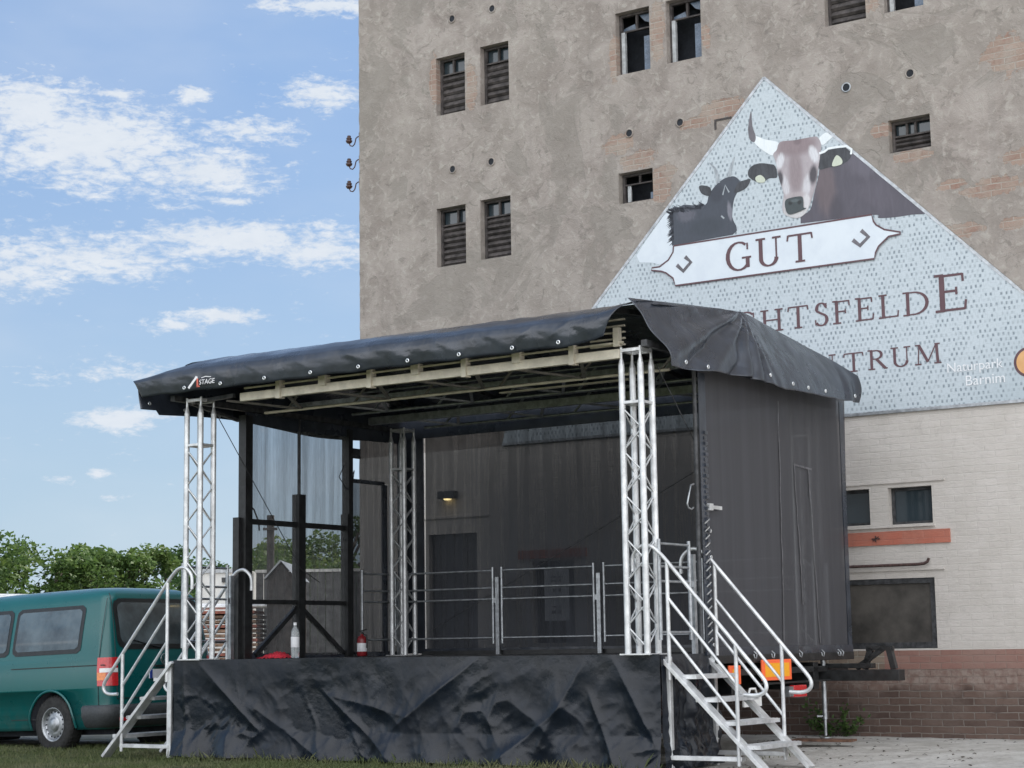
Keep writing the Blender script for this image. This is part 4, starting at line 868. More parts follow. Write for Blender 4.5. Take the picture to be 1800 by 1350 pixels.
# netting
def net(name,mat,pts,label=None,wave=.015,nu=40,nv=20):
    a0,b0,c0,d0=[Vector(p) for p in pts]; nrm=(b0-a0).cross(d0-a0).normalized()
    def f(u,v):
        p=a0.lerp(b0,u).lerp(d0.lerp(c0,u),v); return p+nrm*wave*noise.noise((u*6,v*1.5,len(name)+a0.y))
    return MB().grid(f,nu,nv).build(name,M[mat],st,label=label)
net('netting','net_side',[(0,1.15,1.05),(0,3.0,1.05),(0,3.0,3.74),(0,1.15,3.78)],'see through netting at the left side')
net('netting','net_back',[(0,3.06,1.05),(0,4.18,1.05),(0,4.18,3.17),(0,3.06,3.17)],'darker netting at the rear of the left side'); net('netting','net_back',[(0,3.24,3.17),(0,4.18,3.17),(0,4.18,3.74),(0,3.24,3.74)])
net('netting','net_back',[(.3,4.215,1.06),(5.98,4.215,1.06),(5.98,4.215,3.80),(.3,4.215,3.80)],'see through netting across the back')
net('netting','net_dense',[(6.01,.86,1.05),(6.01,4.26,1.04),(6.01,4.36,3.80),(6.01,.86,3.75)],'dense grey netting on the right side',.012,60,30)
for (ya,za,yb,zb) in ((2.55,1.1,2.62,3.6),(3.45,1.1,3.30,2.95),(3.05,1.5,2.95,2.95),(2.95,2.95,3.4,2.93)):
    MB().grid(lambda a,b:(6.022+.012*b*0+.014*noise.noise((a*9,ya,0)),ya+(yb-ya)*a+.02*noise.noise((a*5,za,1))+(.022*b if zb-za>.5 else 0),za+(zb-za)*a+(.022*b if zb-za<=.5 else 0)),30,1).build('net_seam',M['seam'],st)
# solid hems
hm=MB()
def hem(p,q,w,axis):
    pass
hm.box(.0,.28,4.19,4.215,1.04,4.1); hm.box(.0,.02,4.02,4.2,1.04,3.8); hm.box(.28,5.98,4.20,4.212,1.02,1.10); hm.box(-.012,.0,1.15,4.18,1.02,1.075)
hm.box(-.014,.004,3.04,3.10,1.04,3.76); hm.box(-.014,.004,3.04,3.75,3.15,3.20); hm.box(-.014,.004,3.06,3.26,3.455,3.58); hm.box(-.014,.004,3.70,3.80,1.04,3.16)
for i in range(40):
    z=1.08+i*.052; hm.box(6.0,6.03+.01*(i%2),.93+.01*noise.noise((i,0,0)),.985,z,z+.03)
hm.box(6.014,6.02,.86,1.0,1.03,3.7); hm.box(6.014,6.022,4.2,4.3,1.03,3.75); hm.box(6.012,6.03,.86,4.3,1.0,1.075)
hm.build('net_hems',M['canopy'],st)
# side wall frame, lifting mast
fm=MB(); bs=M['black_steel']
MB().box(-.06,.05,1.08,1.20,HD,3.80).box(-.09,.0,1.02,1.10,HD,2.62).build('side_post',bs,st); MB().box(-.06,.05,2.97,3.05,HD,3.80).box(-.05,.06,2.93,3.0,HD,2.75).build('side_post',bs,st)
m_=MB().box(-.055,.055,2.02,2.14,HD,2.94).build('lift_mast',bs,st)
MB().tube([(0,2.08,2.94),(0,2.08,3.84)],.02).tube([(.03,2.05,2.94),(.03,2.05,3.84)],.008).build('mast_rod',M['dark_steel'],m_)
for b_ in ((1.18,2.025,2.55,2.61),(2.135,2.97,2.55,2.61),(1.18,2.025,1.64,1.69),(2.135,2.97,1.64,1.69)): MB().box(-.03,.03,*b_).build('cross_bar',bs,m_)
MB().bar((0,2.03,1.60),(0,1.30,1.06),.05,.05).build('brace',bs,m_); MB().bar((0,2.12,1.60),(0,2.90,1.07),.05,.05).build('brace',bs,m_)
MB().box(.45,5.6,3.9,4.05,HD,HD+.05).build('floor_rail',bs,st)
# front right post of the side netting, lacing, latch, handle
MB().tube([(5.98,.84,HD),(5.98,.85,3.75)],.022).build('side_post',M['dark_steel'],st)
MB().box(6.02,6.05,.95,1.22,2.39,2.425).box(6.02,6.06,.95,1.02,2.375,2.44).build('latch',M['white_alu'],st)
MB().tube([(5.98,.78,2.62),(6.0,.68,2.60),(6.0,.60,2.42),(6.0,.62,2.385),(6.0,.68,2.37),(6.0,.72,2.39)],.009).build('hook_handle',M['galv'],st)
lc=MB()
for i in range(16):
    z=1.12+i*.075; lc.bar((6.035,.88,z),(6.04,.96,z+.045+.02*noise.noise((i,2,0))),.008,.010)
for z in (1.1,1.93,2.18): lc.lathe([(.008,0),(.018,.006),(.02,0)],(6.03,1.0,z),10,'x')
lc.build('lacing',M['eyelet'],st)
# guy wires
for pp in ([(.1,.45,3.84),(.1,2.0,2.05),(.1,2.35,1.9)],[(5.9,.25,3.72),(5.9,1.05,2.98)],[(.4,4.1,1.3),(4.5,4.1,3.2)]): MB().tube(pp,.005,5).build('guy_wire',M['dark_steel'],st)
MB().tube([(-.03,1.22,2.78),(.0,1.28,2.72),(.02,1.34,2.58),(.02,1.35,2.48)],.010).tube([(.03,2.9,3.35),(.03,2.8,3.2),(.03,2.95,3.05),(.03,3.1,3.3),(.03,2.95,2.6),(.03,3.15,2.4),(.03,3.05,2.3),(.03,2.9,2.45)],.006,6).build('loose_cable',M['dark_steel'],st)
# chassis, drawbar, jack, lamps under the right side
ch=MB(); ch.box(.3,6.05,1.3,1.42,.62,.90).box(.3,6.05,3.2,3.32,.62,.90).box(5.95,6.08,.95,4.2,.92,1.0).box(5.9,6.05,1.2,4.1,.80,.86)
ch.box(5.0,6.86,3.52,3.68,.70,.815).box(5.6,6.55,3.56,3.66,.83,.88).box(6.08,6.1,1.8,4.0,.70,.72)
for x in (1,2,3,4,5): ch.box(x-.04,x+.04,1.3,3.3,.66,.78)
cs=ch.build('chassis',M['black_steel'],st,bevel=.005)
MB().bar((6.45,3.6,.82),(6.53,3.6,1.04),.05,.06).bar((6.78,3.6,.82),(6.73,3.6,1.04),.07,.06).bar((6.36,3.6,.83),(6.66,3.6,1.03),.05,.05).bar((6.48,3.6,1.035),(6.78,3.6,1.035),.05,.05).build('hitch_frame',M['black_steel'],cs)
MB().tube([(1.0,2.25,.33),(5.0,2.25,.33)],.05).build('axle',M['black_steel'],cs)
for x in (4.4,1.4):
    MB().lathe([(.0,-.09),(.17,-.09),(.27,-.10),(.325,-.06),(.33,.0),(.325,.06),(.27,.10),(.0,.09)],(x+.6,2.25,.33),28,'x').build('wheel',M['rubber'],cs)
MB().tube([(6.0,3.55,.13),(6.0,3.55,.32)],.018).tube([(6.0,3.55,.30),(6.0,3.55,1.0)],.028).tube([(5.93,3.5,.33),(6.0,3.55,.33)],.012).lathe([(.0,0),(.06,0),(.06,.012),(.0,.015)],(6.0,3.55,.10),12).build('prop_leg',M['galv'],st)
def refl(y0,y1,z0,z1):
    o=MB().box(6.105,6.125,y0,y1,z0,z1).build('marker_plate',M['orange'],st,bevel=.006,label='fluorescent orange marker plate with amber centre')
    MB().box(6.124,6.128,y0+.06,y1-.06,z0+.035,z1-.035).build('marker_centre',M['yellow_ref'],o)
refl(1.83,2.50,.74,.945); refl(1.12,1.36,.72,.90)
tl=MB().box(6.08,6.14,2.52,2.82,.56,.68).build('rear_lamp',M['red_plastic'],st,bevel=.01); MB().box(6.08,6.13,2.42,2.52,.57,.67).build('lamp_housing',M['galv'],tl)
MB().box(6.1,6.12,1.42,1.80,.50,.60).tube([(6.12,1.5,.6),(6.12,1.55,.67),(6.12,1.66,.67),(6.12,1.7,.6)],.012).build('plate_holder',M['white_paint'],st)
hk=MB()
for y in (1.7,2.1,2.75,3.3,3.72,3.8): hk.tube([(6.1,y,1.03),(6.12,y+.03,1.0),(6.12,y+.01,.96),(6.12,y-.03,.97),(6.11,y-.02,1.0)],.007,6)
hk.build('tie_hooks',M['galv'],st)
kn=root('support_board',S,(6.0,3.5,.1),'stained flat board under the prop leg of the stage','board')
MB().bar((5.72,3.38,.09),(6.34,3.5,.085),.28,.022).build('board',M['rust'],kn)

# ------------------------------------------------------------------ guard rails
def rail(frame_pts,label,legs=True):
    """one railing panel between two points on the deck"""
    (x0,y0),(x1,y1)=frame_pts; L=math.hypot(x1-x0,y1-y0)
    o=root('guard_rail',S,(x0,y0,HD),label,'railing','railing panels on the stage'); o.rotation_euler=(0,0,math.atan2(y1-y0,x1-x0)-S.yaw); o['_L']=L
    OFF[o.name]=Vector((0,0,0))
    return o,L
def fill_rail(o,L):
    def T(pts,r,nm): MB().tube(pts,r,8).build(nm,M['galv'],o)
    T([(0,0,.13),(0,0,1.05)],.018,'post'); T([(L,0,.13),(L,0,1.05)],.018,'post')
    for z in (1.01,.80,.665,.20): T([(0.01,0,z),(L-.01,0,z)],.0125,'rail')
    MB().box(L+.045,L+.095,-.02,.02,0,.93).box(L+.0,L+.05,-.012,.012,.62,.68).build('support_post',M['galv'],o)
X0s=(.27,1.70,3.14,4.58)
txt=('first from the left of the four across the back','second from the left of the four across the back','third from the left of the four across the back','rightmost of the four across the back')
for x,tx in zip(X0s,txt):
    o,L=rail(((x,3.85),(x+1.30,3.85)),'galvanised stage railing panel, '+tx); del o['_L']; fill_rail(o,L)
o,L=rail(((5.97,.08),(5.97,.66)),'short railing panel closing the top of the right steps'); del o['_L']; fill_rail(o,L)
o,L=rail(((.03,.09),(.03,.80)),'short railing panel closing the top of the left steps'); del o['_L']; fill_rail(o,L)
o,L=rail(((.05,3.22),(.05,3.9)),'short railing panel on the left side, beside the fire extinguisher'); del o['_L']; fill_rail(o,L)

# ------------------------------------------------------------------ steps
def curve(pts,n=6):
    # Catmull-Rom through points
    P=[Vector(p) for p in pts]; out=[]
    for i in range(len(P)-1):
        a=P[max(i-1,0)];b=P[i];c=P[i+1];d=P[min(i+2,len(P)-1)]
        for k in range(n):
            t=k/n; out.append(.5*((2*b)+(-a+c)*t+(2*a-5*b+4*c-d)*t*t+(-a+3*b-3*c+d)*t**3))
    return out+[P[-1]]
def steps(sx,x0,y0,y1,label):
    o=root('stage_steps',S,(x0+sx*.5,(y0+y1)/2,0),label,'steps','aluminium steps at the two stage ends')
    q=lambda u,y,z:(x0+sx*u,y,z)
    A_='white_alu'
    for y in (y0,y1):
        g=.02 if y==y1 else 0.0
        MB().bar(q(-.03,y,1.0),q(1.0,y,-.02-0*g),.035,.125,(0,1,0)).build('stringer',M[A_],o,bevel=.003)
        MB().bar(q(.03,y,1.0),q(.03,y,-.02),.06,.05,(0,1,0)).bar(q(.03,y,.10),q(.76,y,.10),.04,.07,(0,1,0)).build('leg_frame',M[A_],o,bevel=.003)
        top=[(-.30,1.78),(-.30,1.90),(-.26,1.97),(-.18,2.015),(-.09,2.0),(-.02,1.945),(.05,1.875),(.30,1.59),(.60,1.25),(.84,.975),(.96,.84),(1.01,.77),(1.015,.71),(.975,.67),(.90,.655),(.80,.66)]
        yy=y-.03 if y==y0 else y+.03
        MB().tube([q(u,yy,z) for u,z in [(c[0],c[1]) for c in curve([(a,b,0) for a,b in top],4)]],.019,8).build('handrail',M[A_],o)
        MB().tube([q(.06,yy,1.86),q(.06,yy,.79)],.019).build('rail_post',M[A_],o); MB().tube([q(.73,yy,1.10),q(.73,yy,.04)],.019).build('rail_post',M[A_],o)
        MB().tube([q(.06,yy,1.53),q(.73,yy,.75)],.0155).build('middle_rail',M[A_],o); MB().tube([q(.06,yy,1.22),q(.73,yy,.44)],.0155).build('middle_rail',M[A_],o)
    for i in range(4):
        z=.815-.205*i; u=.195+.205*i
        t=MB().bar(q(u,y0+.02,z),q(u,y1-.02,z),.22,.035,(0,0,1))
        for k in range(6): t.bar(q(u-.09+k*.036,y0+.03,z+.019),q(u-.09+k*.036,y1-.03,z+.019),.008,.004,(0,0,1))
        t.build('tread',M[A_],o)
    return o
steps(1,6.0,.09,.97,'aluminium steps with two curved handrails beside the right stage corner')
steps(-1,-.04,.02,.92,'aluminium steps with curved handrails beside the green van')

# ------------------------------------------------------------------ small things on the deck
bt=root('water_bottle',S,(.62,1.28,HD),'tall clear plastic water bottle with white label on the stage edge','bottle')
n=newmat('clear plastic'); n.b.inputs['Base Color'].default_value=(.85,.9,.92,1); n.b.inputs['Roughness'].default_value=.08; n.b.inputs['Transmission Weight'].default_value=.75; n.b.inputs['IOR'].default_value=1.33
MB().lathe([(.0,0),(.042,.003),(.048,.02),(.045,.05),(.048,.08),(.048,.22),(.045,.25),(.048,.28),(.040,.31),(.018,.345),(.015,.36),(.015,.37)],(.62,1.28,HD),20).build('body',n.m,bt)
MB().lathe([(.0490,.12),(.0493,.121),(.0493,.235),(.049,.236)],(.62,1.28,HD),20).build('label',M['label_white'],bt); MB().lathe([(.019,.365),(.019,.395),(.0,.396)],(.62,1.28,HD),16).build('cap',M['label_white'],bt)
rg=root('red_cloth',S,(.28,1.3,HD),'crumpled red cloth lying beside the water bottle','cloth')
MB().grid(lambda a,b:(.30+.36*(a-.5)*(1+.3*noise.noise((a*3,b*3,0))),1.2+.3*b,HD+.005+.075*max(0,math.sin(a*3.14)*math.sin(b*3.14))*(.7+.9*abs(noise.noise((a*5,b*5,2))))+.02*noise.noise((a*14,b*14,4))),30,24).build('cloth',M['red_cloth'],rg)
fe=root('fire_extinguisher',S,(.18,3.02,HD),'small red fire extinguisher standing at the left side of the stage','extinguisher')
MB().lathe([(.0,0),(.055,.004),(.062,.02),(.062,.20),(.052,.235),(.022,.25),(.018,.27)],(.22,3.0,HD),18).build('tank',simple('dull red enamel',(.22,.015,.02),.3,0,.1,20,0),fe)
MB().tube([(.22,3.0,HD+.26),(.22,3.0,HD+.30)],.014).bar((.18,3.0,HD+.30),(.29,3.0,HD+.325),.02,.01).tube([(.22,3.0,HD+.28),(.29,3.0,HD+.25),(.295,3.0,HD+.1)],.009).build('valve',M['black_steel'],fe)
MB().lathe([(.0625,.06),(.063,.061),(.063,.16),(.0625,.161)],(.22,3.0,HD),18).build('label',M['label_white'],fe)

# ------------------------------------------------------------------ van
VF=Frame(-5.12,22.72,math.pi+.60+.035,-.075)     # x forward from the tail, y to the side away from the viewer
VF.o=(-4.95,22.64,-.085)
vm_=Matrix.Translation(VF.o)@Matrix.Rotation(math.pi-.60,4,'Z')@Matrix.Rotation(R(1.6),4,'Y')@Matrix.Diagonal((1,1,1.04,1))
van=root('parked_van',WORLD,(0,0,0),'teal green van parked left of the stage, seen from behind its left flank','van'); van.matrix_world=vm_
OFF[van.name]=Vector((0,0,0))
# local: x 0 (tail) .. 4.89 (nose), y 0 = near side, -1.9 = far side (forward is left in the picture)
VW=1.9
LV=[ # z, inset of side, tail x, nose x, corner radius
 (.27,.06,.10,4.78,.16),(.36,.02,.02,4.86,.18),(.46,.0,.0,4.89,.18),(.56,.0,.005,4.89,.18),(.75,-.005,.0,4.86,.18),(.95,.0,.01,4.78,.18),(1.08,.012,.02,4.60,.17),(1.12,.018,.025,4.25,.17),(1.3,.045,.05,3.95,.16),
 (1.5,.085,.085,3.62,.15),(1.7,.13,.125,3.30,.14),(1.80,.155,.15,3.1,.14),(1.85,.18,.17,2.95,.15),(1.89,.22,.21,2.8,.17),(1.925,.30,.30,2.6,.22),(1.945,.42,.45,2.3,.3)]
def vint(z):
    for a,b in zip(LV,LV[1:]):
        if z<=b[0]:
            f=(z-a[0])/(b[0]-a[0]); return [a[i]+(b[i]-a[i])*f for i in range(5)]
    return list(LV[-1])
def vring(z,off=0.,nc=7):
    _,ins,t,ns,c=vint(z); ins-=off; t-=off; ns+=off; P=[]
    for (cx_,cy_,a0) in ((t+c,-ins-c,180),(t+c,-VW+ins+c,270-0),(ns-c,-VW+ins+c,0),(ns-c,-ins-c,90)):
        pass
    for (cx_,cy_,a0,a1) in ((t+c,-ins-c,90,180),(t+c,-VW+ins+c,180,270),(ns-c,-VW+ins+c,270,360),(ns-c,-ins-c,0,90)):
        for k in range(nc+1): a=R(a0+(a1-a0)*k/nc); P.append((cx_+c*math.cos(a),cy_+c*math.sin(a),z))
    return P
zs=[]; 
for a,b in zip(LV,LV[1:]): zs += [a[0]+(b[0]-a[0])*k/2 for k in range(2)]
zs.append(LV[-1][0])
vb=MB(); rs=[vring(z) for z in zs]; nr=len(rs[0])
vb.add([p for r in rs for p in r],[(j*nr+k,j*nr+(k+1)%nr,(j+1)*nr+(k+1)%nr,(j+1)*nr+k) for j in range(len(rs)-1) for k in range(nr)],True)
b0=len(vb.v); top=Vector((1.4,-.95,1.955)); vb.v.append(tuple(top)); base=b0-nr
for k in range(nr): vb.f.append((base+k,base+(k+1)%nr,b0)); vb.sm.append(True); vb.mi.append(0)
vb.add(rs[0],[tuple(range(nr))[::-1]])
body=vb.build('body',[M['van'],M['dark_void']],van); fix_normals(body)
# wheel arches cut out of the body
cut=MB()
WX=(1.0,4.0)
for wx in WX:
    for (ya,yb) in ((.2,-.32),(-VW-.2,-VW+.32)): cut.lathe([(.0,0),(.40,0),(.40,yb-ya),(.0,yb-ya)],(wx,ya,.33),40,'y')
co_=cut.build('cutter',M['dark_void'],van); fix_normals(co_)
bm_=body.modifiers.new('arch','BOOLEAN'); bm_.operation='DIFFERENCE'; bm_.object=co_; bm_.solver='EXACT'
bpy.context.view_layer.update(); me=bpy.data.meshes.new_from_object(body.evaluated_get(bpy.context.evaluated_depsgraph_get()))
body.modifiers.clear(); body.data=me; bpy.data.objects.remove(co_)
for wx in WX:
    for sy,yc in ((1,-.13),(-1,-VW+.13)):
        wrt=bpy.data.objects.new('wheel',None); 
        prof=[(.20,.11),(.27,.115),(.315,.105),(.335,.075),(.338,.0),(.335,-.075),(.315,-.105),(.22,-.11)]
        t=MB().lathe([(r,h*sy) for r,h in prof],(wx,yc,.338),40,'y')
        for k in range(40):
            a=k*math.pi/20; ca,sa=math.cos(a),math.sin(a)
            t.bar((wx+ca*.338,yc-.08,.338+sa*.338),(wx+ca*.338,yc+.08,.338+sa*.338),.02,.010,(ca,0,sa))
        wh=t.build('wheel',M['rubber'],van)
        rim=MB().lathe([(h,r*sy) for h,r in ((.205,.10),(.20,.112),(.185,.10),(.178,.07),(.17,.055),(.135,.075),(.10,.085),(.085,.082),(.08,.10),(.05,.112),(.0,.115))],(wx,yc,.338),36,'y')
        hp=rim; hp.cur=1
        for k in range(16):
            a=k*math.pi/8; hp.add([(wx+math.cos(a+d)*r,yc+sy*(.0745 if r>.15 else .079),.338+math.sin(a+d)*r) for r,d in ((.142,-.07),(.142,.07),(.166,.085),(.166,-.085))],[(0,1,2,3)])
        rim.build('rim',[M['galv'],M['dark_void']],wh)
# surface patches on the body
def side_patch(x0,x1,z0,z1,off,mat,name,parent,rad=.05,y_far=False,nx_=14,nz_=8):
    def f(a,b):
        z=z0+(z1-z0)*b; x=x0+(x1-x0)*a; _,ins,t,ns,c=vint(z)
        # rounded corners
        ex=min(a,1-a)*(x1-x0); ez=min(b,1-b)*(z1-z0)
        if ex<rad and ez<rad:
            pass
        y=-ins+off if not y_far else -VW+ins-off
        return (x,y,z)
    mb=MB(); P=[]
    for (cx_,cz_,a0) in ((x1-rad,z1-rad,0),(x0+rad,z1-rad,90),(x0+rad,z0+rad,180),(x1-rad,z0+rad,270)):
        for k in range(6): a=R(a0+k*18); P.append((cx_+rad*math.cos(a),cz_+rad*math.sin(a)))
    # rows of quads clipped to the rounded outline
    rows=[]; 
    for j in range(nz_*2+1):
        z=z0+(z1-z0)*j/(nz_*2); d=0
        if z>z1-rad: d=rad-math.sqrt(max(0,rad*rad-(z-(z1-rad))**2))
        if z<z0+rad: d=rad-math.sqrt(max(0,rad*rad-((z0+rad)-z)**2))
        rows.append([f((d+(x1-x0-2*d)*i/4)/(x1-x0),j/(nz_*2)) for i in range(5)])
    mb.add([p for r in rows for p in r],[(j*5+i,j*5+i+1,(j+1)*5+i+1,(j+1)*5+i) for j in range(len(rows)-1) for i in range(4)],True)
    return mb.build(name,M[mat],parent)
for far_ in (False,True):
    for i,(a,b) in enumerate(((.50,1.76),(1.82,3.02))):
        wf=side_patch(a,b,1.165,1.735,.006,'black_frame','side_window',van,.07,far_)
        side_patch(a+.055,b-.055,1.215,1.69,.010,'van_glass','glass',wf,.05,far_)
    wf=side_patch(3.08,3.75,1.165,1.62,.006,'black_frame','side_window',van,.07,far_); side_patch(3.12,3.7,1.20,1.57,.010,'van_glass','glass',wf,.05,far_)
# crease and door gap lines, sliding door rail
ln=MB()
def sideline(x0,x1,z,w): 
    ln.add([(x0,-vint(z)[1]+.004,z-w),(x1,-vint(z)[1]+.004,z-w),(x1,-vint(z)[1]+.004,z+w),(x0,-vint(z)[1]+.004,z+w)],[(0,1,2,3)])
sideline(.05,1.75,1.012,.006); sideline(1.25,1.75,.40,.004)
zz_=[.5+i*.1 for i in range(14)]
ln.add([(.155,-vint(z)[1]+.004,z) for z in zz_]+[(.165,-vint(z)[1]+.004,z) for z in zz_],[(i,i+1,14+i+1,14+i) for i in range(13)])
ln.build('panel_gaps',M['black_frame'],van)
# tailgate outline, wiper, handle
tg=[]
for k in range(25):
    a=k/24; z=.62+(1.86-.62)*a; tg.append((vint(z)[2]-.004,-.15-max(0,(z-1.1))*.06,z))
for s_ in (1,-1):
    MB().tube([(x,(y if s_==1 else -VW-y),z) for x,y,z in tg],.005,5).build('gate_gap',M['black_frame'],van)
MB().tube([(-.006+vint(.62)[2],-.15,.62),(-.006+vint(.62)[2],-VW+.15,.62)],.005,5).build('gate_gap',M['black_frame'],van)
MB().tube([(vint(1.22)[2]-.02,-.95,1.2),(vint(1.3)[2]-.02,-.6,1.27),(vint(1.33)[2]-.02,-.42,1.31)],.008,6).build('wiper',M['black_frame'],van)
MB().box(-.03,.0,-1.12,-.78,.975,1.0).build('gate_handle',M['black_frame'],van,bevel=.004)
# wheel arch lips
for wx in WX:
    MB().tube([(wx+.405*math.cos(a),.012-vint(max(.27,.33+.405*math.sin(a)))[1]*1.0,.33+.405*math.sin(a)) for a in [R(-5+i*190/24) for i in range(25)]],.016,8).build('arch_lip',M['van'],van)
# tail: window, lamps, bumper, plate, emblem
def tail_patch(y0,y1,z0,z1,off,mat,name,parent,rad=.08):
    rows=[]
    for j in range(17):
        z=z0+(z1-z0)*j/16; d=0
        if z>z1-rad: d=rad-math.sqrt(max(0,rad*rad-(z-(z1-rad))**2))
        if z<z0+rad: d=rad-math.sqrt(max(0,rad*rad-((z0+rad)-z)**2))
        t=vint(z)[2]-off; rows.append([(t,-(y0+d+(y1-y0-2*d)*i/4),z) for i in range(5)])
    return MB().add([p for r in rows for p in r],[(j*5+i,j*5+i+1,(j+1)*5+i+1,(j+1)*5+i) for j in range(16) for i in range(4)],True).build(name,M[mat],parent)
tw=tail_patch(.20,1.70,1.19,1.80,.006,'black_frame','tail_window',van,.12); tail_patch(.26,1.64,1.25,1.75,.010,'van_glass','glass',tw,.09)
hr=MB()
for yy in (.45,1.05):
    hr.box(.35,.42,-yy-.3,-yy,1.24,1.55)
hr.build('seat_backs',M['plastic'],van)
def corner_patch(z0,z1,k0,k1,off,mat,name,parent,far_=False,nz_=5):
    rows=[]
    for j in range(nz_+1):
        z=z0+(z1-z0)*j/nz_; r=vring(z,off); idx=[k for k in range(k0,k1+1)]
        if far_: idx=[15-k for k in idx]
        rows.append([r[k%nr] for k in idx])
    m2=len(rows[0]); return MB().add([p for r in rows for p in r],[(j*m2+i,j*m2+i+1,(j+1)*m2+i+1,(j+1)*m2+i) for j in range(nz_) for i in range(m2-1)],True).build(name,M[mat],parent)
for fr in (False,True):
    tl=corner_patch(.77,1.10,0,7,.012,'red_plastic','tail_lamp',van,fr); corner_patch(.925,.975,1,7,.016,'white_plastic','reversing_lens',tl,fr); corner_patch(.835,.925,0,3,.016,'amber','indicator_lens',tl,fr)
bp=MB(); rows=[]
for z,off in ((.285,.0),(.31,.03),(.42,.05),(.52,.045),(.545,.02),(.55,.0)):
    r=vring(z,off); t=r[7:0:-1]; q=[(.42,r[0][1],z)]+r[0:16]+[(.42,r[15][1],z)]; rows.append(q)
m2=len(rows[0]); bp.add([p for r in rows for p in r],[(j*m2+i,j*m2+i+1,(j+1)*m2+i+1,(j+1)*m2+i) for j in range(5) for i in range(m2-1)],True)
bo_=bp.build('bumper',M['plastic'],van)
MB().box(-.055,-.045,-1.75,-1.45,.36,.40).build('reflector',M['red_plastic'],bo_); MB().box(-.055,-.045,-.45,-.15,.36,.40).build('reflector',M['red_plastic'],bo_)
pt=MB().box(-.014,.0,-1.21,-.69,.84,.95).build('number_plate',M['label_white'],van); MB().box(-.018,-.0145,-.735,-.69,.842,.948).build('plate_band',M['blue_plate'],pt)
em_=MB(); cy_,cz_=-.95,1.07
em_.tube([(-.012,cy_+.062*math.cos(a),cz_+.062*math.sin(a)) for a in [i*math.pi/12 for i in range(25)]],.006,6)
for pp in (((-.026,.05),(0,.008),(.026,.05)),((-.052,.02),(-.022,-.048),(0,-.005),(.022,-.048),(.052,.02))):
    em_.tube([(-.014,cy_-u,cz_+v) for u,v in pp],.005,6)
em_.build('tail_emblem',M['galv'],van)
MB().box(.2,4.6,-VW+.3,-.3,.2,.3).build('underbody',M['dark_void'],van)

# ------------------------------------------------------------------ yard behind
cn=root('storage_container',WORLD,(-4.4,38,0),'white container behind the stacked timber, between left tower and black side post','container')
c=MB().box(-6.55,-5.42,38,40.4,.15,2.74)
c.build('body',M['white_paint'],cn,bevel=.02)
c=MB()
for i in range(2): c.box(-6.5+i*1.0,-6.45+i*1.0,37.97,38.0,.18,2.70)
c.box(-6.57,-5.40,37.96,38.0,2.70,2.78).box(-6.57,-5.40,37.96,38.0,.12,.22); c.build('frame_bars',M['galv'],cn)
MB().box(-6.02,-5.75,37.95,37.97,2.50,2.60).build('vent_grille',M['dark_steel'],cn)
gf=root('board_fence',WORLD,(-3.5,38.3,0),'grey board fence with pale top rail seen through the left netting','fence')
c=MB()
for i in range(26): c.box(-5.36+i*.16,-5.212+i*.16,38.3+.01*(i%2),38.33+.01*(i%2),-.1,2.70)
c.build('boards',simple('grey weathered boards',(.16,.16,.165),.8,0,.25,6,.3),gf); MB().box(-5.38,-1.2,38.27,38.37,2.70,2.76).build('top_rail',M['white_paint'],gf)
def stack(name_label,x0,x1,y0,y1,n,pz,seed,off,top_light=True):
    o=root('timber_stack',WORLD,off,name_label,'timber','stacks of boards behind the stage'); r=random.Random(seed); z=0.
    b1=MB(); b2=MB(); b3=MB()
    for i in range(n):
        t=b1 if i%3 else b3
        k=0; x=x0+r.uniform(-.05,.05)
        while x<x1:
            w_=r.uniform(.5,1.1); t.box(x,min(x+w_,x1+.05),y0+r.uniform(-.03,.03),y1,z,z+pz*.62); x+=w_+.015
        z+=pz
        if i%3==2:
            for q in range(int((x1-x0)/.45)): b2.box(x0+.1+q*.45,x0+.17+q*.45,y0,y1,z-pz*.3,z+.0)
    b1.build('boards',M['wood'],o); b3.build('red_boards',simple('red stained boards',(.30,.10,.07),.7,0,.3,9,.2),o); b2.build('spacers',M['wood_dark'],o)
    p=MB()
    for q in range(4): p.tube([(x0-.2+r.uniform(-.1,.1),y0+.1+q*.2,z+.03+q*.03*(q%2)),(x1+.2,y0+.1+q*.22,z+.05)],.035)
    p.build('pipes',M['white_alu'],o)
stack('tall stack of red and brown boards with pale pipes on top, between van and netting',-6.6,-4.8,34,35.4,22,.085,4,(-5.7,34,0))
stack('low stack of boards with pale pipes showing above the van roof',-9.8,-7.55,31,32.2,24,.084,9,(-8.6,31,0))
sd_=root('garden_shed',WORLD,(-4.4,34.5,0),'small grey shed with a pitched roof seen through the left netting','shed')
MB().box(-4.62,-4.12,34.5,36.5,0,2.45).add([(-4.62,34.5,2.45),(-4.12,34.5,2.45),(-4.37,34.5,2.72),(-4.62,36.5,2.45),(-4.12,36.5,2.45),(-4.37,36.5,2.72)],[(0,1,2),(5,4,3)]).build('wall',M['wood_dark'],sd_)
MB().bar((-4.66,34.4,2.43),(-4.36,34.4,2.76),.02,.03).add([(-4.68,34.4,2.42),(-4.37,34.4,2.77),(-4.37,36.6,2.77),(-4.68,36.6,2.42)],[(0,1,2,3)]).add([(-4.06,34.4,2.42),(-4.37,34.4,2.77),(-4.37,36.6,2.77),(-4.06,36.6,2.42)],[(3,2,1,0)]).build('roof',M['galv'],sd_)
po_=root('timber_pole',WORLD,(-4.76,36,0),'dark upright timber pole behind the left netting','pole')
MB().tube([(-4.76,36,-.1),(-4.76,36,3.72)],.075,10).build('pole',M['wood_dark'],po_); MB().bar((-4.9,35.94,3.45),(-4.62,35.94,3.45),.05,.05).build('crossbar',M['wood_dark'],po_)

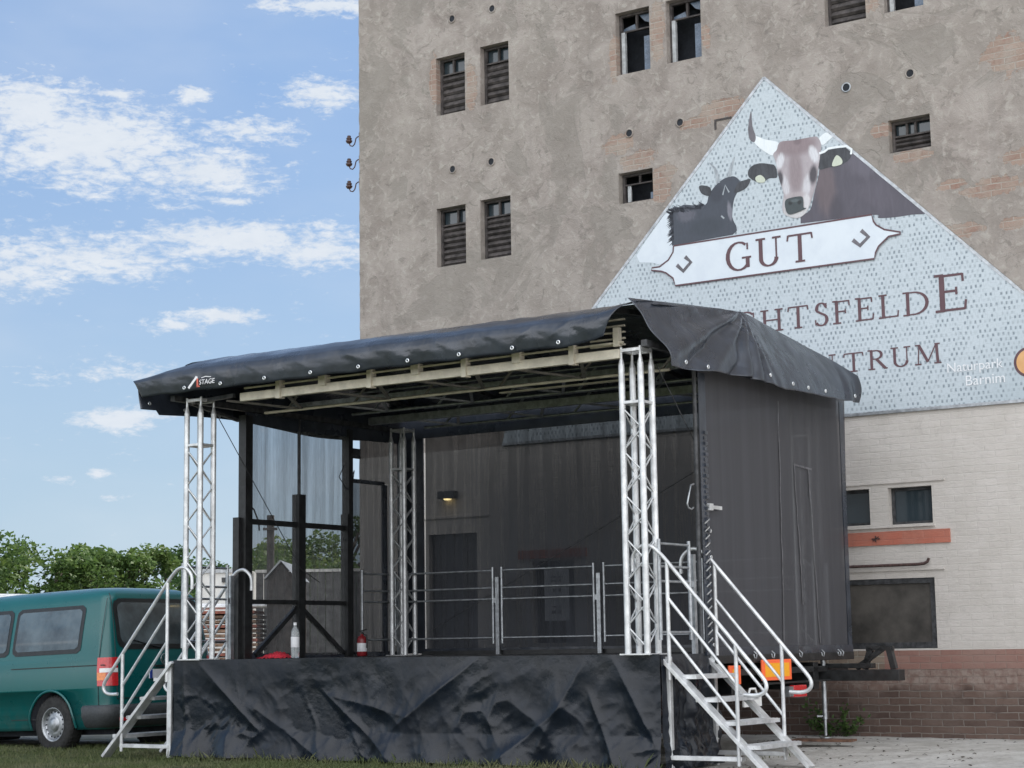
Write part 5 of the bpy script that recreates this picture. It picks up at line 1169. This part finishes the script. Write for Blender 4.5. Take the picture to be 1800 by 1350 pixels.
# ------------------------------------------------------------------ trees
def make_tree(label,leaf,seed,H,Wd,fl=3200,base=.12):
    o=root('broadleaf_tree',WORLD,(0,0,0),label,'tree','trees beyond the yard'); r=random.Random(seed)
    tk=MB(); tk.tube([(0,0,-.2),(.05,.02,H*.3),(-.04,.05,H*.55),(0,0,H*.8)],[.035*H,.028*H,.018*H,.008*H],8)
    cl=[]; nC=int(26+H*2)
    for i in range(nC):
        a=r.uniform(0,6.283); t=r.random(); zc=H*(base+(.93-base)*t); rad=Wd*.5*math.sqrt(max(.05,1-((t-.42)/.62)**2))*r.uniform(.45,1.0)
        c=Vector((math.cos(a)*rad,math.sin(a)*rad,zc)); s=r.uniform(.09,.17)*H*(.8+.35*(1-t)); cl.append((c,s))
        if i%2==0: tk.tube([(0,0,max(H*.15,zc-H*.2)),tuple(c*.55+Vector((0,0,zc*.42-0))),tuple(c)],[.010*H,.007*H,.003*H],5)
    tk.build('trunk',M['bark'],o)
    cr=MB()
    for i in range(fl):
        c,s=cl[r.randrange(nC)]; d=Vector((r.gauss(0,1),r.gauss(0,1),r.gauss(0,.8))).normalized()*s*(r.random()**.35); p=c+d+Vector((0,0,s*.15))
        q=Vector((r.gauss(0,1),r.gauss(0,1),r.gauss(0,1)+1.)).normalized(); u=q.orthogonal().normalized(); v=q.cross(u); L_=r.uniform(.065,.14)*(H/7)**.5; a=r.uniform(0,6.28)
        uu=(u*math.cos(a)+v*math.sin(a))*L_; vv=(v*math.cos(a)-u*math.sin(a))*L_*.6
        b=len(cr.v); cr.v+=[tuple(p-uu),tuple(p+vv),tuple(p+uu),tuple(p-vv)]; cr.f.append((b,b+1,b+2,b+3)); cr.sm.append(False); cr.mi.append(0)
    cr.build('crown',M[leaf],o); return o
protos=[make_tree('x','leaf',1,5.6,6.0,9500),make_tree('x','leaf_dark',2,5.2,5.0,8500),make_tree('x','leaf_light',3,4.8,4.6,8000),make_tree('x','leaf',7,6.4,7.0,12000)]
used=set()
# x, y, proto, scale, label
TR=[(-22.5,70,3,1.22,'largest tree, green crown cut by the left edge of the picture'),(-18.6,75,0,1.12,'broad green tree right of the largest one, above the van'),(-15.9,76,0,1.08,'broad green tree with two humps above the van roof'),
 (-13.7,84,1,1.05,'dark tree set back above the rear of the van'),(-11.6,84,1,1.0,'dark tree just left of the left truss tower'),(-10.2,72,2,.98,'yellow green tree behind the left truss tower'),
 (-8.9,76,2,1.22,'yellow green tree between the left tower and the black side post'),(-7.6,80,1,1.0,'dark tree seen through the left part of the netting'),(-5.4,60,3,.92,'tallest tree seen through the netting'),
 (-6.9,66,0,.85,'green tree left of the tallest one behind the netting'),(-20.6,90,1,1.25,'dark tree at the back, behind the largest tree'),(-17.2,92,1,1.3,'dark distant tree behind the broad tree above the van'),
 (-12.6,94,0,1.15,'distant tree behind the gap above the van rear'),(-9.6,92,1,1.2,'distant dark tree behind the yellow green ones'),(-26,80,3,1.1,'tree outside the left edge'),(-30,76,0,1.2,'second tree outside the left edge'),
 (-3.6,70,0,1.0,'tree close to the corner of the mill'),(-1.2,82,1,1.1,'dark tree hidden behind the mill corner'),(-23.8,64,2,.85,'small light green tree at the far left'),(-14.6,68,2,.72,'low light green bush like tree behind the van')]
for (x,y,pi_,s,lb) in TR:
    if pi_ in used: o=copy_tree(protos[pi_])
    else: o=protos[pi_]; used.add(pi_)
    o.location=(x,y,-.05); o.scale=(s*random.Random(x).uniform(.95,1.2),s,s*.93); o.rotation_euler=(0,0,(x*1.7)%6.28); o['label']=lb; o['group']='trees beyond the yard'
hd=MB(); r=random.Random(11)
for i in range(16000):
    x=r.uniform(-34,4); y=66+r.uniform(-2,2)+noise.noise((x*.2,0,0))*3; h=1.9+1.2*noise.noise((x*.35,0,1)); z=h*r.random()**.7+noise.noise((x*1.2,y,0))*.3
    q=Vector((r.gauss(0,1),r.gauss(0,1),r.gauss(0,1)+1)).normalized(); u=q.orthogonal().normalized()*.17; v=q.cross(u).normalized()*.11; p=Vector((x,y,z))
    b=len(hd.v); hd.v+=[tuple(p-u),tuple(p+v),tuple(p+u),tuple(p-v)]; hd.f.append((b,b+1,b+2,b+3)); hd.sm.append(False); hd.mi.append(0)
hd.build('undergrowth',M['leaf_dark'],kind='stuff')
# weed at the foot of the wall
wd=root('wall_weed',F,(7.35,-.15,0),'small leafy green weed growing at the foot of the brick base','plant'); r=random.Random(4)
ws=MB(); wl=MB()
for i in range(14):
    a=r.uniform(0,6.28); tx=7.15+math.cos(a)*.28+r.uniform(-.1,.1); tz=r.uniform(.12,.42); ws.tube([(7.2+r.uniform(-.08,.08),-.2,-.02),((7.2+tx)/2,-.2,tz*.6),(tx,-.2+math.sin(a)*.08,tz)],.004,4)
    for k in range(26):
        t=r.uniform(.3,1.05); p=Vector((7.2+(tx-7.2)*t,-.2+math.sin(a)*.1*t,tz*t))+Vector((r.gauss(0,.03),r.gauss(0,.03),r.gauss(0,.03))); u=Vector((r.gauss(0,1),r.gauss(0,1),r.gauss(0,.6))).normalized()*.032; v=u.orthogonal().normalized()*.016
        wl.add([p-u,p+v,p+u,p-v],[(0,1,2,3)])
ws.build('stems',M['bark'],wd); wl.build('leaves',M['leaf'],wd)
